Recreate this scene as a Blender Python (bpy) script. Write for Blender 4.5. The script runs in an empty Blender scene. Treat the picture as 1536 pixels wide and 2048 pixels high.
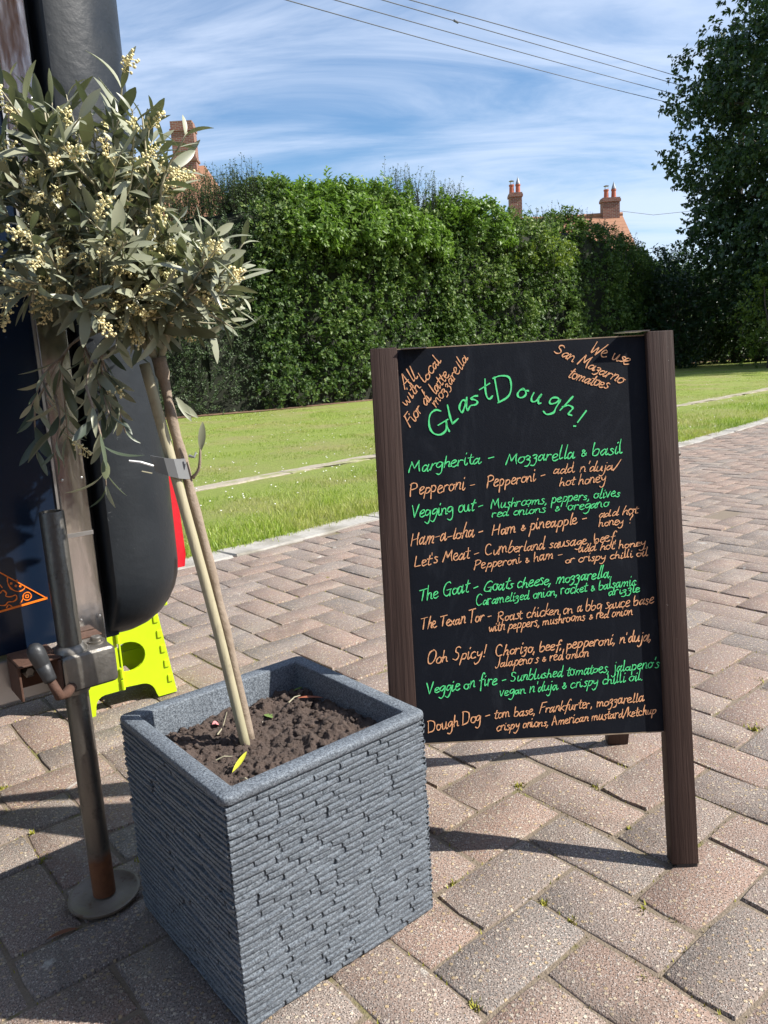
import bpy, bmesh, math, random
import numpy as np
from mathutils import Vector, Matrix
R = math.radians
rng = np.random.default_rng(7)
random.seed(7)
S = bpy.context.scene
C = S.collection

# ------------------------------------------------------------------ camera
CAM = Vector((0, 0, 0.7911))
cr = Vector((0.998344, -0.010823, -0.056500))
cu = Vector((0.057527, 0.187818, 0.980518))
cw = Vector((0.0, 0.982144, -0.188129))
cd = bpy.data.cameras.new('camera')
cam = bpy.data.objects.new('camera', cd)
C.objects.link(cam)
cam.matrix_world = Matrix(((cr.x, cu.x, -cw.x, CAM.x), (cr.y, cu.y, -cw.y, CAM.y), (cr.z, cu.z, -cw.z, CAM.z), (0, 0, 0, 1)))
cd.sensor_fit = 'VERTICAL'
cd.sensor_height = 24
cd.lens = 24 * 0.7574
cd.clip_start = 0.02
cd.clip_end = 2000
S.camera = cam
# ------------------------------------------------------------------ sky, sun, exposure
SUN = Vector((1.0, -0.14, 0.93)).normalized()
SUN_EL = math.asin(SUN.z)
SUN_AZ = math.atan2(SUN.x, SUN.y)          # clockwise from +Y
w = bpy.data.worlds.new('World')
S.world = w
w.use_nodes = True
nt = w.node_tree
nt.nodes.clear()
def N(nt, t, **kw):
    n = nt.nodes.new(t)
    for k, v in kw.items():
        setattr(n, k, v)
    return n
out = N(nt, 'ShaderNodeOutputWorld')
bg = N(nt, 'ShaderNodeBackground')
sky = N(nt, 'ShaderNodeTexSky', sky_type='NISHITA', sun_disc=False)
sky.sun_elevation = SUN_EL
sky.sun_rotation = SUN_AZ
sky.air_density = 1.0
sky.dust_density = 0.6
sky.ozone_density = 2.0
bg.inputs['Strength'].default_value = 0.098
tc = N(nt, 'ShaderNodeTexCoord')
sep = N(nt, 'ShaderNodeSeparateXYZ')
nt.links.new(tc.outputs['Generated'], sep.inputs[0])
def wmath(op, a, b=None, c=None):
    n = N(nt, 'ShaderNodeMath', operation=op)
    for i, v in enumerate((a, b, c)):
        if v is None: continue
        if isinstance(v, (int, float)): n.inputs[i].default_value = v
        else: nt.links.new(v, n.inputs[i])
    return n.outputs[0]
zc = wmath('ADD', wmath('MAXIMUM', sep.outputs[2], 0.0), 0.22)
cx_ = wmath('DIVIDE', sep.outputs[0], zc)
cy_ = wmath('DIVIDE', sep.outputs[1], zc)
comb = N(nt, 'ShaderNodeCombineXYZ')
nt.links.new(cx_, comb.inputs[0]); nt.links.new(cy_, comb.inputs[1])
mp = N(nt, 'ShaderNodeMapping')
mp.inputs['Rotation'].default_value = (0, 0, R(-14))
mp.inputs['Scale'].default_value = (0.75, 2.3, 1)
nt.links.new(comb.outputs[0], mp.inputs[0])
n1 = N(nt, 'ShaderNodeTexNoise')
n1.inputs['Scale'].default_value = 1.5; n1.inputs['Detail'].default_value = 7; n1.inputs['Roughness'].default_value = 0.62
n1.inputs['Distortion'].default_value = 0.7
nt.links.new(mp.outputs[0], n1.inputs[0])
mp2 = N(nt, 'ShaderNodeMapping')
mp2.inputs['Location'].default_value = (3.1, 1.7, 0)
mp2.inputs['Scale'].default_value = (0.5, 0.55, 1)
nt.links.new(comb.outputs[0], mp2.inputs[0])
n2 = N(nt, 'ShaderNodeTexNoise')
n2.inputs['Scale'].default_value = 1.0; n2.inputs['Detail'].default_value = 4
nt.links.new(mp2.outputs[0], n2.inputs[0])
cl = wmath('ADD', wmath('MULTIPLY', n1.outputs[0], 0.62), wmath('MULTIPLY', n2.outputs[0], 0.42))
ramp = N(nt, 'ShaderNodeMapRange')
ramp.inputs['From Min'].default_value = 0.36; ramp.inputs['From Max'].default_value = 0.66
ramp.inputs['To Max'].default_value = 0.72
ramp.interpolation_type = 'SMOOTHSTEP'
nt.links.new(cl, ramp.inputs[0])
hs = N(nt, 'ShaderNodeHueSaturation')
hs.inputs['Saturation'].default_value = 1.2
hs.inputs['Value'].default_value = 1.0
nt.links.new(sky.outputs[0], hs.inputs['Color'])
mx = N(nt, 'ShaderNodeMix', data_type='RGBA')
mx.inputs[7].default_value = (5.0, 5.7, 7.0, 1)
nt.links.new(ramp.outputs[0], mx.inputs[0])
nt.links.new(hs.outputs[0], mx.inputs[6])
nt.links.new(mx.outputs[2], bg.inputs['Color'])
nt.links.new(bg.outputs[0], out.inputs[0])
sd = bpy.data.lights.new('sun', 'SUN')
sd.energy = 4.8
sd.angle = R(0.53)
sd.color = (1.0, 0.955, 0.88)
so = bpy.data.objects.new('sun', sd)
C.objects.link(so)
so.rotation_euler = SUN.to_track_quat('Z', 'Y').to_euler()
so.location = (8, -2, 12)
S.view_settings.view_transform = 'Standard'
S.view_settings.look = 'None'
S.view_settings.exposure = 0.80
S.view_settings.gamma = 1
S.view_settings.use_curve_mapping = False
S.cycles.max_bounces = 6
S.cycles.transparent_max_bounces = 8

# ------------------------------------------------------------------ helpers
def obj(name, me, mat=None, parent=None, loc=None, rot=None):
    if isinstance(me, bmesh.types.BMesh):
        m = bpy.data.meshes.new(name); me.to_mesh(m); me.free(); me = m
    o = bpy.data.objects.new(name, me)
    C.objects.link(o)
    if mat is not None and len(me.materials) == 0: me.materials.append(mat)
    if parent is not None: o.parent = parent
    if loc is not None: o.location = loc
    if rot is not None: o.rotation_euler = rot
    return o
def empty(name, loc=(0, 0, 0), rotz=0.0, rot=None):
    o = bpy.data.objects.new(name, None); C.objects.link(o)
    o.location = loc
    o.rotation_euler = rot if rot else (0, 0, rotz)
    o.empty_display_size = 0.05
    return o
def tag(o, label=None, cat=None, group=None, kind=None):
    if label: o['label'] = label
    if cat: o['category'] = cat
    if group: o['group'] = group
    if kind: o['kind'] = kind
    return o
def smooth(o, ang=None):
    me = o.data
    me.polygons.foreach_set('use_smooth', np.ones(len(me.polygons), bool))
    if ang is not None:
        me.set_sharp_from_angle(angle=R(ang))
    return o
def mesh_np(name, V, F, attrs=None, smooth_=False):
    """V (n,3); F (m,k) one size of face"""
    V = np.asarray(V, np.float32); F = np.asarray(F, np.int32)
    me = bpy.data.meshes.new(name)
    k = F.shape[1]
    me.vertices.add(len(V)); me.vertices.foreach_set('co', V.ravel())
    me.loops.add(F.size); me.loops.foreach_set('vertex_index', F.ravel())
    me.polygons.add(len(F)); me.polygons.foreach_set('loop_start', np.arange(0, F.size, k, dtype=np.int32))
    try: me.polygons.foreach_set('loop_total', np.full(len(F), k, np.int32))
    except Exception: pass
    for an, av in (attrs or {}).items():
        a = me.attributes.new(an, 'FLOAT', 'FACE')
        a.data.foreach_set('value', np.asarray(av, np.float32))
    if smooth_: me.polygons.foreach_set('use_smooth', np.ones(len(F), bool))
    me.update(calc_edges=True)
    return me
def box(bm, x0, x1, y0, y1, z0, z1, bev=0.0, seg=2):
    r = bmesh.ops.create_cube(bm, size=1)
    for v in r['verts']:
        v.co = Vector(((x0 + x1) / 2 + v.co.x * (x1 - x0), (y0 + y1) / 2 + v.co.y * (y1 - y0), (z0 + z1) / 2 + v.co.z * (z1 - z0)))
    if bev:
        es = list({e for v in r['verts'] for e in v.link_edges})
        bmesh.ops.bevel(bm, geom=es, offset=bev, segments=seg, affect='EDGES', profile=0.6)
def tube(bm, pts, rad, seg=10, cap=True):
    pts = [Vector(p) for p in pts]
    if not hasattr(rad, '__len__'): rad = [rad] * len(pts)
    rings = []
    n = len(pts)
    t0 = (pts[1] - pts[0]).normalized()
    up = Vector((0, 0, 1)) if abs(t0.z) < 0.9 else Vector((1, 0, 0))
    a = t0.cross(up).normalized()
    for i, p in enumerate(pts):
        t = (pts[min(i + 1, n - 1)] - pts[max(i - 1, 0)]).normalized()
        a = (a - t * a.dot(t)).normalized(); b = t.cross(a)
        rings.append([bm.verts.new(p + (a * math.cos(2 * math.pi * k / seg) + b * math.sin(2 * math.pi * k / seg)) * rad[i]) for k in range(seg)])
    for i in range(n - 1):
        for k in range(seg):
            bm.faces.new((rings[i][k], rings[i][(k + 1) % seg], rings[i + 1][(k + 1) % seg], rings[i + 1][k]))
    if cap:
        bm.faces.new(rings[0][::-1]); bm.faces.new(rings[-1])
def lathe(bm, prof, seg=32, c=(0, 0, 0)):
    rings = []
    for r_, z in prof:
        rings.append([bm.verts.new((c[0] + r_ * math.cos(2 * math.pi * k / seg), c[1] + r_ * math.sin(2 * math.pi * k / seg), c[2] + z)) for k in range(seg)])
    for i in range(len(prof) - 1):
        for k in range(seg):
            bm.faces.new((rings[i][k], rings[i][(k + 1) % seg], rings[i + 1][(k + 1) % seg], rings[i + 1][k]))
    bm.faces.new(rings[0][::-1]); bm.faces.new(rings[-1])
def hash3(i, j, k):
    n = (i * 374761393 + j * 668265263 + k * 2147483647 + 1013904223) & 0xffffffff
    n = ((n ^ (n >> 13)) * 1274126177) & 0xffffffff
    return ((n ^ (n >> 16)) & 0xffff) / 65535.0
def vnoise(P, s=1.0, octv=1):
    P = np.asarray(P, float)
    tot = 0; amp = 1; norm = 0
    for o in range(octv):
        Q = P * s * (2 ** o) + o * 17.3
        I = np.floor(Q).astype(np.int64); f = Q - I; f = f * f * (3 - 2 * f)
        v = 0
        for dx in (0, 1):
            for dy in (0, 1):
                for dz in (0, 1):
                    wgt = (f[:, 0] if dx else 1 - f[:, 0]) * (f[:, 1] if dy else 1 - f[:, 1]) * (f[:, 2] if dz else 1 - f[:, 2])
                    v = v + wgt * hash3(I[:, 0] + dx, I[:, 1] + dy, I[:, 2] + dz)
        tot = tot + v * amp; norm += amp; amp *= 0.5
    return tot / norm
def unit(v): return v / (np.linalg.norm(v, axis=-1, keepdims=True) + 1e-9)

# ------------------------------------------------------------------ material kit
class M:
    def __init__(s, name):
        s.m = bpy.data.materials.new(name); s.m.use_nodes = True
        s.t = s.m.node_tree; s.t.nodes.clear()
        s.o = s.n('ShaderNodeOutputMaterial'); s.b = s.n('ShaderNodeBsdfPrincipled')
        s.l(s.b.outputs[0], s.o.inputs[0])
    def n(s, t, **kw): return N(s.t, t, **kw)
    def l(s, a, b): s.t.links.new(a, b)
    def val(s, inp, v):
        if hasattr(v, 'is_output'): s.l(v, inp)
        elif isinstance(v, (int, float)): inp.default_value = v
        else: inp.default_value = (*v, 1) if len(v) == 3 and inp.type == 'RGBA' else v
    def set(s, **kw):
        for k, v in kw.items(): s.val(s.b.inputs[k.replace('_', ' ')], v)
        return s
    def pos(s, scale=(1, 1, 1), rot=(0, 0, 0), obj=False):
        src = s.n('ShaderNodeTexCoord').outputs['Object'] if obj else s.n('ShaderNodeNewGeometry').outputs['Position']
        m = s.n('ShaderNodeMapping'); m.inputs['Scale'].default_value = scale; m.inputs['Rotation'].default_value = rot
        s.l(src, m.inputs[0]); return m.outputs[0]
    def noise(s, scale, detail=3, rough=0.5, vec=None, dist=0.0):
        n = s.n('ShaderNodeTexNoise'); n.inputs['Scale'].default_value = scale; n.inputs['Detail'].default_value = detail
        n.inputs['Roughness'].default_value = rough; n.inputs['Distortion'].default_value = dist
        if vec is None: vec = s.pos()
        s.l(vec, n.inputs['Vector']); return n.outputs[0]
    def voro(s, scale, vec=None, feature='F1', dim='3D'):
        n = s.n('ShaderNodeTexVoronoi', feature=feature, voronoi_dimensions=dim); n.inputs['Scale'].default_value = scale
        if vec is None: vec = s.pos()
        s.l(vec, n.inputs['Vector']); return n
    def rng(s, v, a, b, c=0.0, d=1.0, sm=False):
        n = s.n('ShaderNodeMapRange'); s.val(n.inputs[0], v)
        for i, x in zip((1, 2, 3, 4), (a, b, c, d)): n.inputs[i].default_value = x
        if sm: n.interpolation_type = 'SMOOTHSTEP'
        return n.outputs[0]
    def mix(s, f, a, b, bt='MIX'):
        n = s.n('ShaderNodeMix', data_type='RGBA', blend_type=bt)
        s.val(n.inputs[0], f); s.val(n.inputs[6], a); s.val(n.inputs[7], b); return n.outputs[2]
    def math(s, op, a, b=0.0):
        n = s.n('ShaderNodeMath', operation=op); s.val(n.inputs[0], a); s.val(n.inputs[1], b); return n.outputs[0]
    def attr(s, name):
        n = s.n('ShaderNodeAttribute'); n.attribute_name = name; return n.outputs['Fac']
    def rand(s): return s.n('ShaderNodeObjectInfo').outputs['Random']
    def ramp(s, f, stops):
        n = s.n('ShaderNodeValToRGB'); e = n.color_ramp.elements
        while len(e) < len(stops): e.new(0.5)
        for i, (p, c) in enumerate(stops): e[i].position = p; e[i].color = (*c, 1)
        s.val(n.inputs[0], f); return n.outputs[0]
    def bump(s, hgt, dist=0.001, strength=1.0, normal=None):
        n = s.n('ShaderNodeBump'); n.inputs['Distance'].default_value = dist; n.inputs['Strength'].default_value = strength
        s.l(hgt, n.inputs['Height'])
        if normal: s.l(normal, n.inputs['Normal'])
        s.l(n.outputs[0], s.b.inputs['Normal']); return n.outputs[0]

def leaf_mat(name, stops, trans=0.35, rough=0.45, spec=0.5, tr_col=(0.25, 0.4, 0.05), under=None, patch=None):
    """leaf surface: colour by leaf, light passing through the blade"""
    k = M(name)
    col = k.ramp(k.attr('tint'), stops)
    if patch:
        col = k.mix(k.rng(k.noise(patch[0], 3), 0.42, 0.62, sm=True), col, k.mix(0.7, col, patch[1]))
    if under:
        col = k.mix(k.n('ShaderNodeNewGeometry').outputs['Backfacing'], col, under)
    k.set(Base_Color=col, Roughness=rough)
    k.b.inputs['Specular IOR Level'].default_value = spec
    tr = k.n('ShaderNodeBsdfTranslucent')
    k.l(k.mix(0.6, col, tr_col), tr.inputs[0])
    ms = k.n('ShaderNodeMixShader'); ms.inputs[0].default_value = trans
    k.l(k.b.outputs[0], ms.inputs[1]); k.l(tr.outputs[0], ms.inputs[2]); k.l(ms.outputs[0], k.o.inputs[0])
    return k.m

# pavers: worn concrete with exposed aggregate
def paver_material():
    k = M('paver_concrete')
    r = k.math('FRACT', k.math('ADD', k.rand(), k.attr('tint')))
    P = k.pos()
    warp = k.n('ShaderNodeTexNoise'); warp.inputs['Scale'].default_value = 9
    k.l(P, warp.inputs['Vector'])
    tone = k.math('ADD', k.math('MULTIPLY', r, 0.50), k.math('MULTIPLY', k.noise(7.5, 4, 0.65), 0.75))
    base = k.ramp(tone, [(0.26, (0.180, 0.166, 0.160)), (0.42, (0.255, 0.210, 0.182)), (0.58, (0.300, 0.215, 0.175)), (0.88, (0.370, 0.215, 0.155)), (1.0, (0.27, 0.21, 0.17))])
    base = k.mix(k.rng(k.noise(330, 3, 0.75), 0.32, 0.70), k.mix(0.48, base, (0.060, 0.050, 0.044)), k.mix(0.35, base, (0.50, 0.43, 0.37)))
    st = k.pos((1.25, 0.85, 1), (0, 0, 0.7))
    v = k.voro(340, st, dim='2D')
    stone = k.math('MULTIPLY', k.rng(v.outputs['Distance'], 0.48, 0.36), k.rng(v.outputs['Color'], 0.46, 0.52))
    scol = k.ramp(k.math('FRACT', k.math('MULTIPLY', v.outputs['Color'], 7.3)), [(0, (0.56, 0.48, 0.42)), (0.30, (0.37, 0.27, 0.22)), (0.5, (0.66, 0.60, 0.54)), (0.72, (0.36, 0.21, 0.15)), (0.85, (0.47, 0.40, 0.35)), (1, (0.24, 0.23, 0.23))])
    v2 = k.voro(125, dim='2D')
    big = k.math('MULTIPLY', k.rng(v2.outputs['Distance'], 0.36, 0.29), k.rng(v2.outputs['Color'], 0.70, 0.72))
    c = k.mix(k.math('MULTIPLY', stone, 0.86), base, scol)
    c = k.mix(big, c, k.mix(k.rng(v2.outputs['Color'], 0.66, 0.85), (0.64, 0.58, 0.51), (0.50, 0.37, 0.22)))
    pit = k.rng(k.voro(230, k.pos((1, 1, 1), (0, 0, 1)), dim='2D').outputs['Distance'], 0.22, 0.10)
    c = k.mix(k.math('MULTIPLY', pit, 0.7), c, (0.05, 0.042, 0.036))
    lich = k.rng(k.noise(9.0, 4, 0.62, dist=0.6), 0.67, 0.72, sm=True)
    c = k.mix(k.math('MULTIPLY', lich, 0.75), c, (0.62, 0.59, 0.53))
    dirt = k.rng(k.noise(2.6, 5, 0.65), 0.35, 0.7)
    c = k.mix(k.math('MULTIPLY', dirt, 0.22), c, (0.10, 0.085, 0.065))
    stain = k.rng(k.noise(4.2, 5, 0.7, dist=1.2), 0.56, 0.66, sm=True)
    c = k.mix(k.math('MULTIPLY', stain, 0.30), c, (0.085, 0.07, 0.055))
    pale = k.rng(k.noise(3.1, 5, 0.7, k.pos((1, 1, 1), (0, 0, 2.0)), 1.0), 0.55, 0.66, sm=True)
    c = k.mix(k.math('MULTIPLY', pale, 0.28), c, (0.46, 0.40, 0.33))
    k.set(Base_Color=c, Roughness=0.86)
    h = k.math('ADD', k.math('MULTIPLY', stone, 0.7), k.math('ADD', k.math('MULTIPLY', k.noise(260, 3, 0.6), 1.0), k.math('MULTIPLY', pit, -1.1)))
    h = k.math('ADD', h, k.math('MULTIPLY', big, 1.0))
    k.bump(h, 0.0019, 1.0)
    return k.m
MAT = {}
MAT['paver'] = paver_material()
k = M('joint_sand')
c = k.mix(k.noise(220, 3), (0.13, 0.100, 0.072), (0.28, 0.225, 0.165))
c = k.mix(k.rng(k.noise(11, 4, 0.6), 0.58, 0.68), c, (0.17, 0.155, 0.05))
k.set(Base_Color=c, Roughness=0.95); k.bump(k.noise(300, 3), 0.003)
MAT['sand'] = k.m
k = M('kerb_concrete')
c = k.mix(k.noise(45, 5, 0.7), (0.24, 0.225, 0.20), (0.52, 0.49, 0.44))
c = k.mix(k.rng(k.noise(5, 4, 0.6), 0.45, 0.7), c, (0.21, 0.19, 0.15))
k.set(Base_Color=c, Roughness=0.9); k.bump(k.noise(120, 4), 0.004)
MAT['kerb'] = k.m
k = M('old_edging')
c = k.mix(k.noise(30, 5, 0.75), (0.20, 0.165, 0.11), (0.50, 0.44, 0.35))
c = k.mix(k.rng(k.noise(6, 4, 0.6), 0.52, 0.64, 0, 0.8), c, (0.22, 0.24, 0.07))
k.set(Base_Color=c, Roughness=0.95); k.bump(k.noise(80, 4), 0.008)
MAT['edging'] = k.m
k = M('lawn_soil')
big_ = k.noise(0.9, 5, 0.62)
c = k.mix(k.noise(60, 4, 0.7), (0.16, 0.22, 0.03), (0.38, 0.44, 0.09))
c = k.mix(k.rng(big_, 0.45, 0.68), c, k.mix(k.noise(40, 3), (0.28, 0.27, 0.085), (0.36, 0.33, 0.13)))
k.set(Base_Color=c, Roughness=0.95); k.bump(k.noise(90, 4, 0.7), 0.03)
MAT['lawn'] = k.m
k = M('dry_litter')
c = k.mix(k.noise(50, 4, 0.7), (0.13, 0.075, 0.045), (0.34, 0.20, 0.12))
k.set(Base_Color=c, Roughness=0.95); k.bump(k.noise(60, 4), 0.03)
MAT['litter'] = k.m
k = M('grass_blade')
P = k.noise(0.9, 5, 0.62)
c = k.ramp(k.attr('tint'), [(0, (0.11, 0.185, 0.014)), (0.45, (0.255, 0.37, 0.036)), (0.8, (0.43, 0.50, 0.09)), (1, (0.64, 0.58, 0.26))])
c = k.mix(k.rng(P, 0.47, 0.62), c, k.mix(0.75, c, (0.50, 0.43, 0.17)))
c = k.mix(k.rng(k.noise(0.55, 4, 0.6, k.pos((1, 2.2, 1), (0, 0, 0.7))), 0.52, 0.66, 0, 0.55), c, (0.07, 0.15, 0.015))
k.set(Base_Color=c, Roughness=0.5)
tr = k.n('ShaderNodeBsdfTranslucent'); k.l(k.mix(0.5, c, (0.35, 0.5, 0.03)), tr.inputs[0])
ms = k.n('ShaderNodeMixShader'); ms.inputs[0].default_value = 0.42
k.l(k.b.outputs[0], ms.inputs[1]); k.l(tr.outputs[0], ms.inputs[2]); k.l(ms.outputs[0], k.o.inputs[0])
MAT['grass'] = k.m
k = M('white_petal'); k.set(Base_Color=(0.8, 0.78, 0.74), Roughness=0.8); MAT['petal'] = k.m

MAT['planter'] = None
def planter_material():
    k = M('granite_effect_resin')
    v = k.voro(900)
    sp = k.rng(v.outputs['Color'], 0.55, 1.0)
    f = k.noise(380, 4, 0.8)
    c = k.mix(k.rng(f, 0.40, 0.62), (0.034, 0.043, 0.058), (0.215, 0.25, 0.29))
    c = k.mix(k.math('MULTIPLY', sp, 0.5), c, (0.42, 0.46, 0.50))
    c = k.mix(k.rng(k.noise(16, 4, 0.6), 0.35, 0.75, 0.0, 0.35), c, (0.075, 0.085, 0.10))
    k.set(Base_Color=c, Roughness=0.62)
    h = k.math('ADD', k.math('MULTIPLY', k.noise(150, 5, 0.7), 1.0), k.math('MULTIPLY', f, 0.35))
    k.bump(h, 0.0022, 1.0)
    return k.m
MAT['planter'] = planter_material()
def soil_mat():
    k = M('potting_compost')
    c = k.mix(k.noise(180, 4, 0.7), (0.024, 0.016, 0.013), (0.145, 0.106, 0.088))
    c = k.mix(k.rng(k.noise(22, 3), 0.4, 0.7), c, k.mix(0.5, c, (0.14, 0.095, 0.075)))
    v = k.voro(260)
    c = k.mix(k.math('MULTIPLY', k.rng(v.outputs['Color'], 0.955, 0.965), k.rng(v.outputs['Distance'], 0.35, 0.25)), c, (0.55, 0.5, 0.42))
    k.set(Base_Color=c, Roughness=0.92); k.bump(k.noise(420, 5, 0.75), 0.004, 1.0)
    return k.m
MAT['soil'] = soil_mat()
def wood_mat(name, a, b, wear, rotx=False):
    k = M(name)
    P = k.pos((70, 70, 2.2), obj=True)
    g = k.noise(1.6, 5, 0.65, P, 0.6)
    P2 = k.pos((260, 260, 5), obj=True)
    fine = k.noise(1.0, 4, 0.7, P2)
    c = k.mix(k.rng(g, 0.35, 0.65), a, b)
    c = k.mix(k.rng(fine, 0.5, 0.75, 0, 0.5), c, k.mix(0.4, b, (0.11, 0.075, 0.06)))
    c = k.mix(k.rng(k.noise(12, 5, 0.75, k.pos((3, 3, 1), obj=True)), 0.64, 0.75, 0, 0.5), c, wear)
    fleck = k.math('MULTIPLY', k.rng(k.noise(150, 3, 0.6, k.pos((1, 1, 0.5), obj=True)), 0.70, 0.73), k.rng(k.noise(14, 3, 0.6, k.pos(obj=True)), 0.46, 0.6))
    c = k.mix(k.math('MULTIPLY', fleck, 0.7), c, (0.45, 0.42, 0.39))
    knot = k.voro(5.5, k.pos((1, 1, 0.55), obj=True))
    c = k.mix(k.rng(knot.outputs['Distance'], 0.16, 0.05, 0, 0.6), c, (0.018, 0.011, 0.009))
    k.set(Base_Color=c, Roughness=k.rng(fine, 0.3, 0.8, 0.55, 0.75)); k.b.inputs['Specular IOR Level'].default_value = 0.22
    k.bump(k.math('ADD', g, k.math('MULTIPLY', fine, 0.6)), 0.0012, 0.9)
    return k.m
MAT['wood'] = wood_mat('dark_stained_wood', (0.040, 0.024, 0.020), (0.066, 0.041, 0.034), (0.17, 0.13, 0.115))
k = M('chalkboard')
c = k.mix(k.noise(9, 5, 0.65, k.pos((1, 1, 2.4), obj=True), 1.5), (0.0035, 0.0055, 0.0105), (0.008, 0.0105, 0.017))
c = k.mix(k.rng(k.noise(60, 4, 0.7, k.pos((1, 1, 0.4), obj=True)), 0.62, 0.80, 0, 0.16), c, (0.06, 0.07, 0.085))
c = k.mix(k.rng(k.noise(5, 6, 0.7, k.pos((1.6, 1, 0.6), (0, 0.5, 0), obj=True), 2.5), 0.52, 0.74, 0, 0.34), c, (0.045, 0.052, 0.065))
k.set(Base_Color=c, Roughness=k.rng(k.noise(7, 4, 0.6, k.pos(obj=True)), 0.3, 0.7, 0.5, 0.7))
k.b.inputs['Specular IOR Level'].default_value = 0.2
k.bump(k.noise(400, 3, 0.6, k.pos(obj=True)), 0.0002)
MAT['board'] = k.m
k = M('raw_ply_edge'); c = k.mix(k.noise(50, 4, 0.7), (0.10, 0.07, 0.05), (0.50, 0.38, 0.26)); k.set(Base_Color=c, Roughness=0.8); MAT['ply'] = k.m
for nm, col in (('chalk_green', (0.13, 0.92, 0.32)), ('chalk_orange', (1.0, 0.50, 0.25))):
    k = M(nm)
    c = k.mix(k.rng(k.noise(700, 3, 0.7, k.pos(obj=True)), 0.45, 0.80, 0, 0.6), col, tuple(x * 0.40 for x in col))
    k.set(Base_Color=c, Roughness=0.8); MAT[nm] = k.m
k = M('galvanised_steel')
c = k.mix(k.noise(60, 5, 0.7, k.pos((1, 1, 0.35))), (0.13, 0.12, 0.105), (0.36, 0.34, 0.31))
c = k.mix(k.rng(k.noise(25, 5, 0.7), 0.58, 0.75, 0, 0.6), c, (0.07, 0.062, 0.055))
k.set(Base_Color=c, Metallic=0.85, Roughness=k.rng(k.noise(40, 4), 0.3, 0.7, 0.34, 0.58)); k.bump(k.noise(160, 4), 0.0006)
MAT['steel'] = k.m
k = M('pole_steel')
zz = k.n('ShaderNodeSeparateXYZ'); k.l(k.pos(), zz.inputs[0])
c = k.mix(k.noise(30, 5, 0.7, k.pos((1, 1, 0.15))), (0.08, 0.075, 0.067), (0.22, 0.205, 0.18))
c = k.mix(k.rng(k.noise(55, 5, 0.7), 0.55, 0.72, 0, 0.7), c, (0.05, 0.045, 0.04))
edge = k.math('ADD', zz.outputs[2], k.math('MULTIPLY', k.noise(38, 4), 0.055))
rust = k.rng(edge, 0.118, 0.098)
c = k.mix(rust, c, k.mix(k.noise(90, 4, 0.7), (0.075, 0.030, 0.014), (0.23, 0.092, 0.034)))
k.set(Base_Color=c, Metallic=k.rng(rust, 0, 1, 0.75, 0.0), Roughness=k.rng(rust, 0, 1, 0.40, 0.85)); k.bump(k.noise(200, 4), 0.0007)
MAT['pole'] = k.m
k = M('rusty_iron'); c = k.mix(k.noise(80, 5, 0.7), (0.040, 0.020, 0.014), (0.13, 0.065, 0.042)); k.set(Base_Color=c, Roughness=0.8, Metallic=0.15); k.bump(k.noise(200, 4), 0.001); MAT['rust'] = k.m
k = M('plate_zinc'); c = k.mix(k.noise(26, 5, 0.6), (0.19, 0.155, 0.12), (0.33, 0.285, 0.23)); c = k.mix(k.rng(k.voro(1, k.pos()).outputs['Distance'], 0, 1, 0, 0), c, c)
c = k.mix(k.rng(k.noise(60, 5, 0.7), 0.56, 0.7, 0, 0.75), c, (0.16, 0.07, 0.03)); k.set(Base_Color=c, Roughness=0.6, Metallic=0.35); k.bump(k.noise(120, 4), 0.001); MAT['plate'] = k.m
k = M('black_rubber'); k.set(Base_Color=k.mix(k.noise(60, 4), (0.014, 0.015, 0.017), (0.04, 0.042, 0.045)), Roughness=0.45); k.bump(k.noise(120, 3), 0.0008); MAT['rubber'] = k.m
k = M('grey_moulding')
spk = k.math('MULTIPLY', k.rng(k.noise(70, 6, 0.8, dist=1.5), 0.64, 0.70), k.rng(k.noise(9, 2), 0.45, 0.6))
c = k.mix(k.noise(5, 5, 0.6), (0.012, 0.015, 0.019), (0.022, 0.026, 0.031)); c = k.mix(spk, c, (0.14, 0.15, 0.15))
k.set(Base_Color=c, Roughness=k.rng(k.noise(20, 4), 0.3, 0.7, 0.34, 0.5)); k.b.inputs['Specular IOR Level'].default_value = 0.35; k.bump(k.noise(30, 4, 0.6), 0.002, 0.6); MAT['moulding'] = k.m
k = M('navy_paint'); c = k.mix(k.rng(k.noise(35, 6, 0.8, k.pos((1, 1, 0.5)), 1.0), 0.66, 0.74), (0.0065, 0.0135, 0.030), (0.035, 0.055, 0.085)); k.set(Base_Color=c, Roughness=0.2); k.b.inputs['Specular IOR Level'].default_value = 0.4; MAT['navy'] = k.m
k = M('polished_stainless')
k.set(Base_Color=k.mix(k.noise(20, 5, 0.6, k.pos((1, 1, 0.3))), (0.66, 0.64, 0.62), (0.78, 0.765, 0.75)), Metallic=1.0, Roughness=k.rng(k.noise(30, 4, 0.6, k.pos((4, 4, 0.6))), 0.3, 0.7, 0.07, 0.20)); k.bump(k.noise(14, 3), 0.0012, 0.5); MAT['mirror'] = k.m
k = M('brushed_aluminium'); k.set(Base_Color=k.mix(k.noise(30, 4), (0.38, 0.37, 0.36), (0.6, 0.59, 0.58)), Metallic=0.9, Roughness=0.35); MAT['alu'] = k.m
k = M('dark_void'); k.set(Base_Color=(0.01, 0.011, 0.013), Roughness=0.8); MAT['void'] = k.m
k = M('red_lens'); k.set(Base_Color=k.mix(k.noise(90, 3), (0.50, 0.008, 0.018), (0.72, 0.015, 0.03)), Roughness=0.12); k.b.inputs['Coat Weight'].default_value = 0.6; MAT['red'] = k.m
k = M('orange_vinyl'); k.set(Base_Color=(0.90, 0.20, 0.015), Roughness=0.35); MAT['orange'] = k.m
k = M('lime_plastic'); k.set(Base_Color=k.mix(k.noise(30, 4), (0.47, 0.66, 0.006), (0.56, 0.76, 0.010)), Roughness=0.42); MAT['lime'] = k.m
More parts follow.
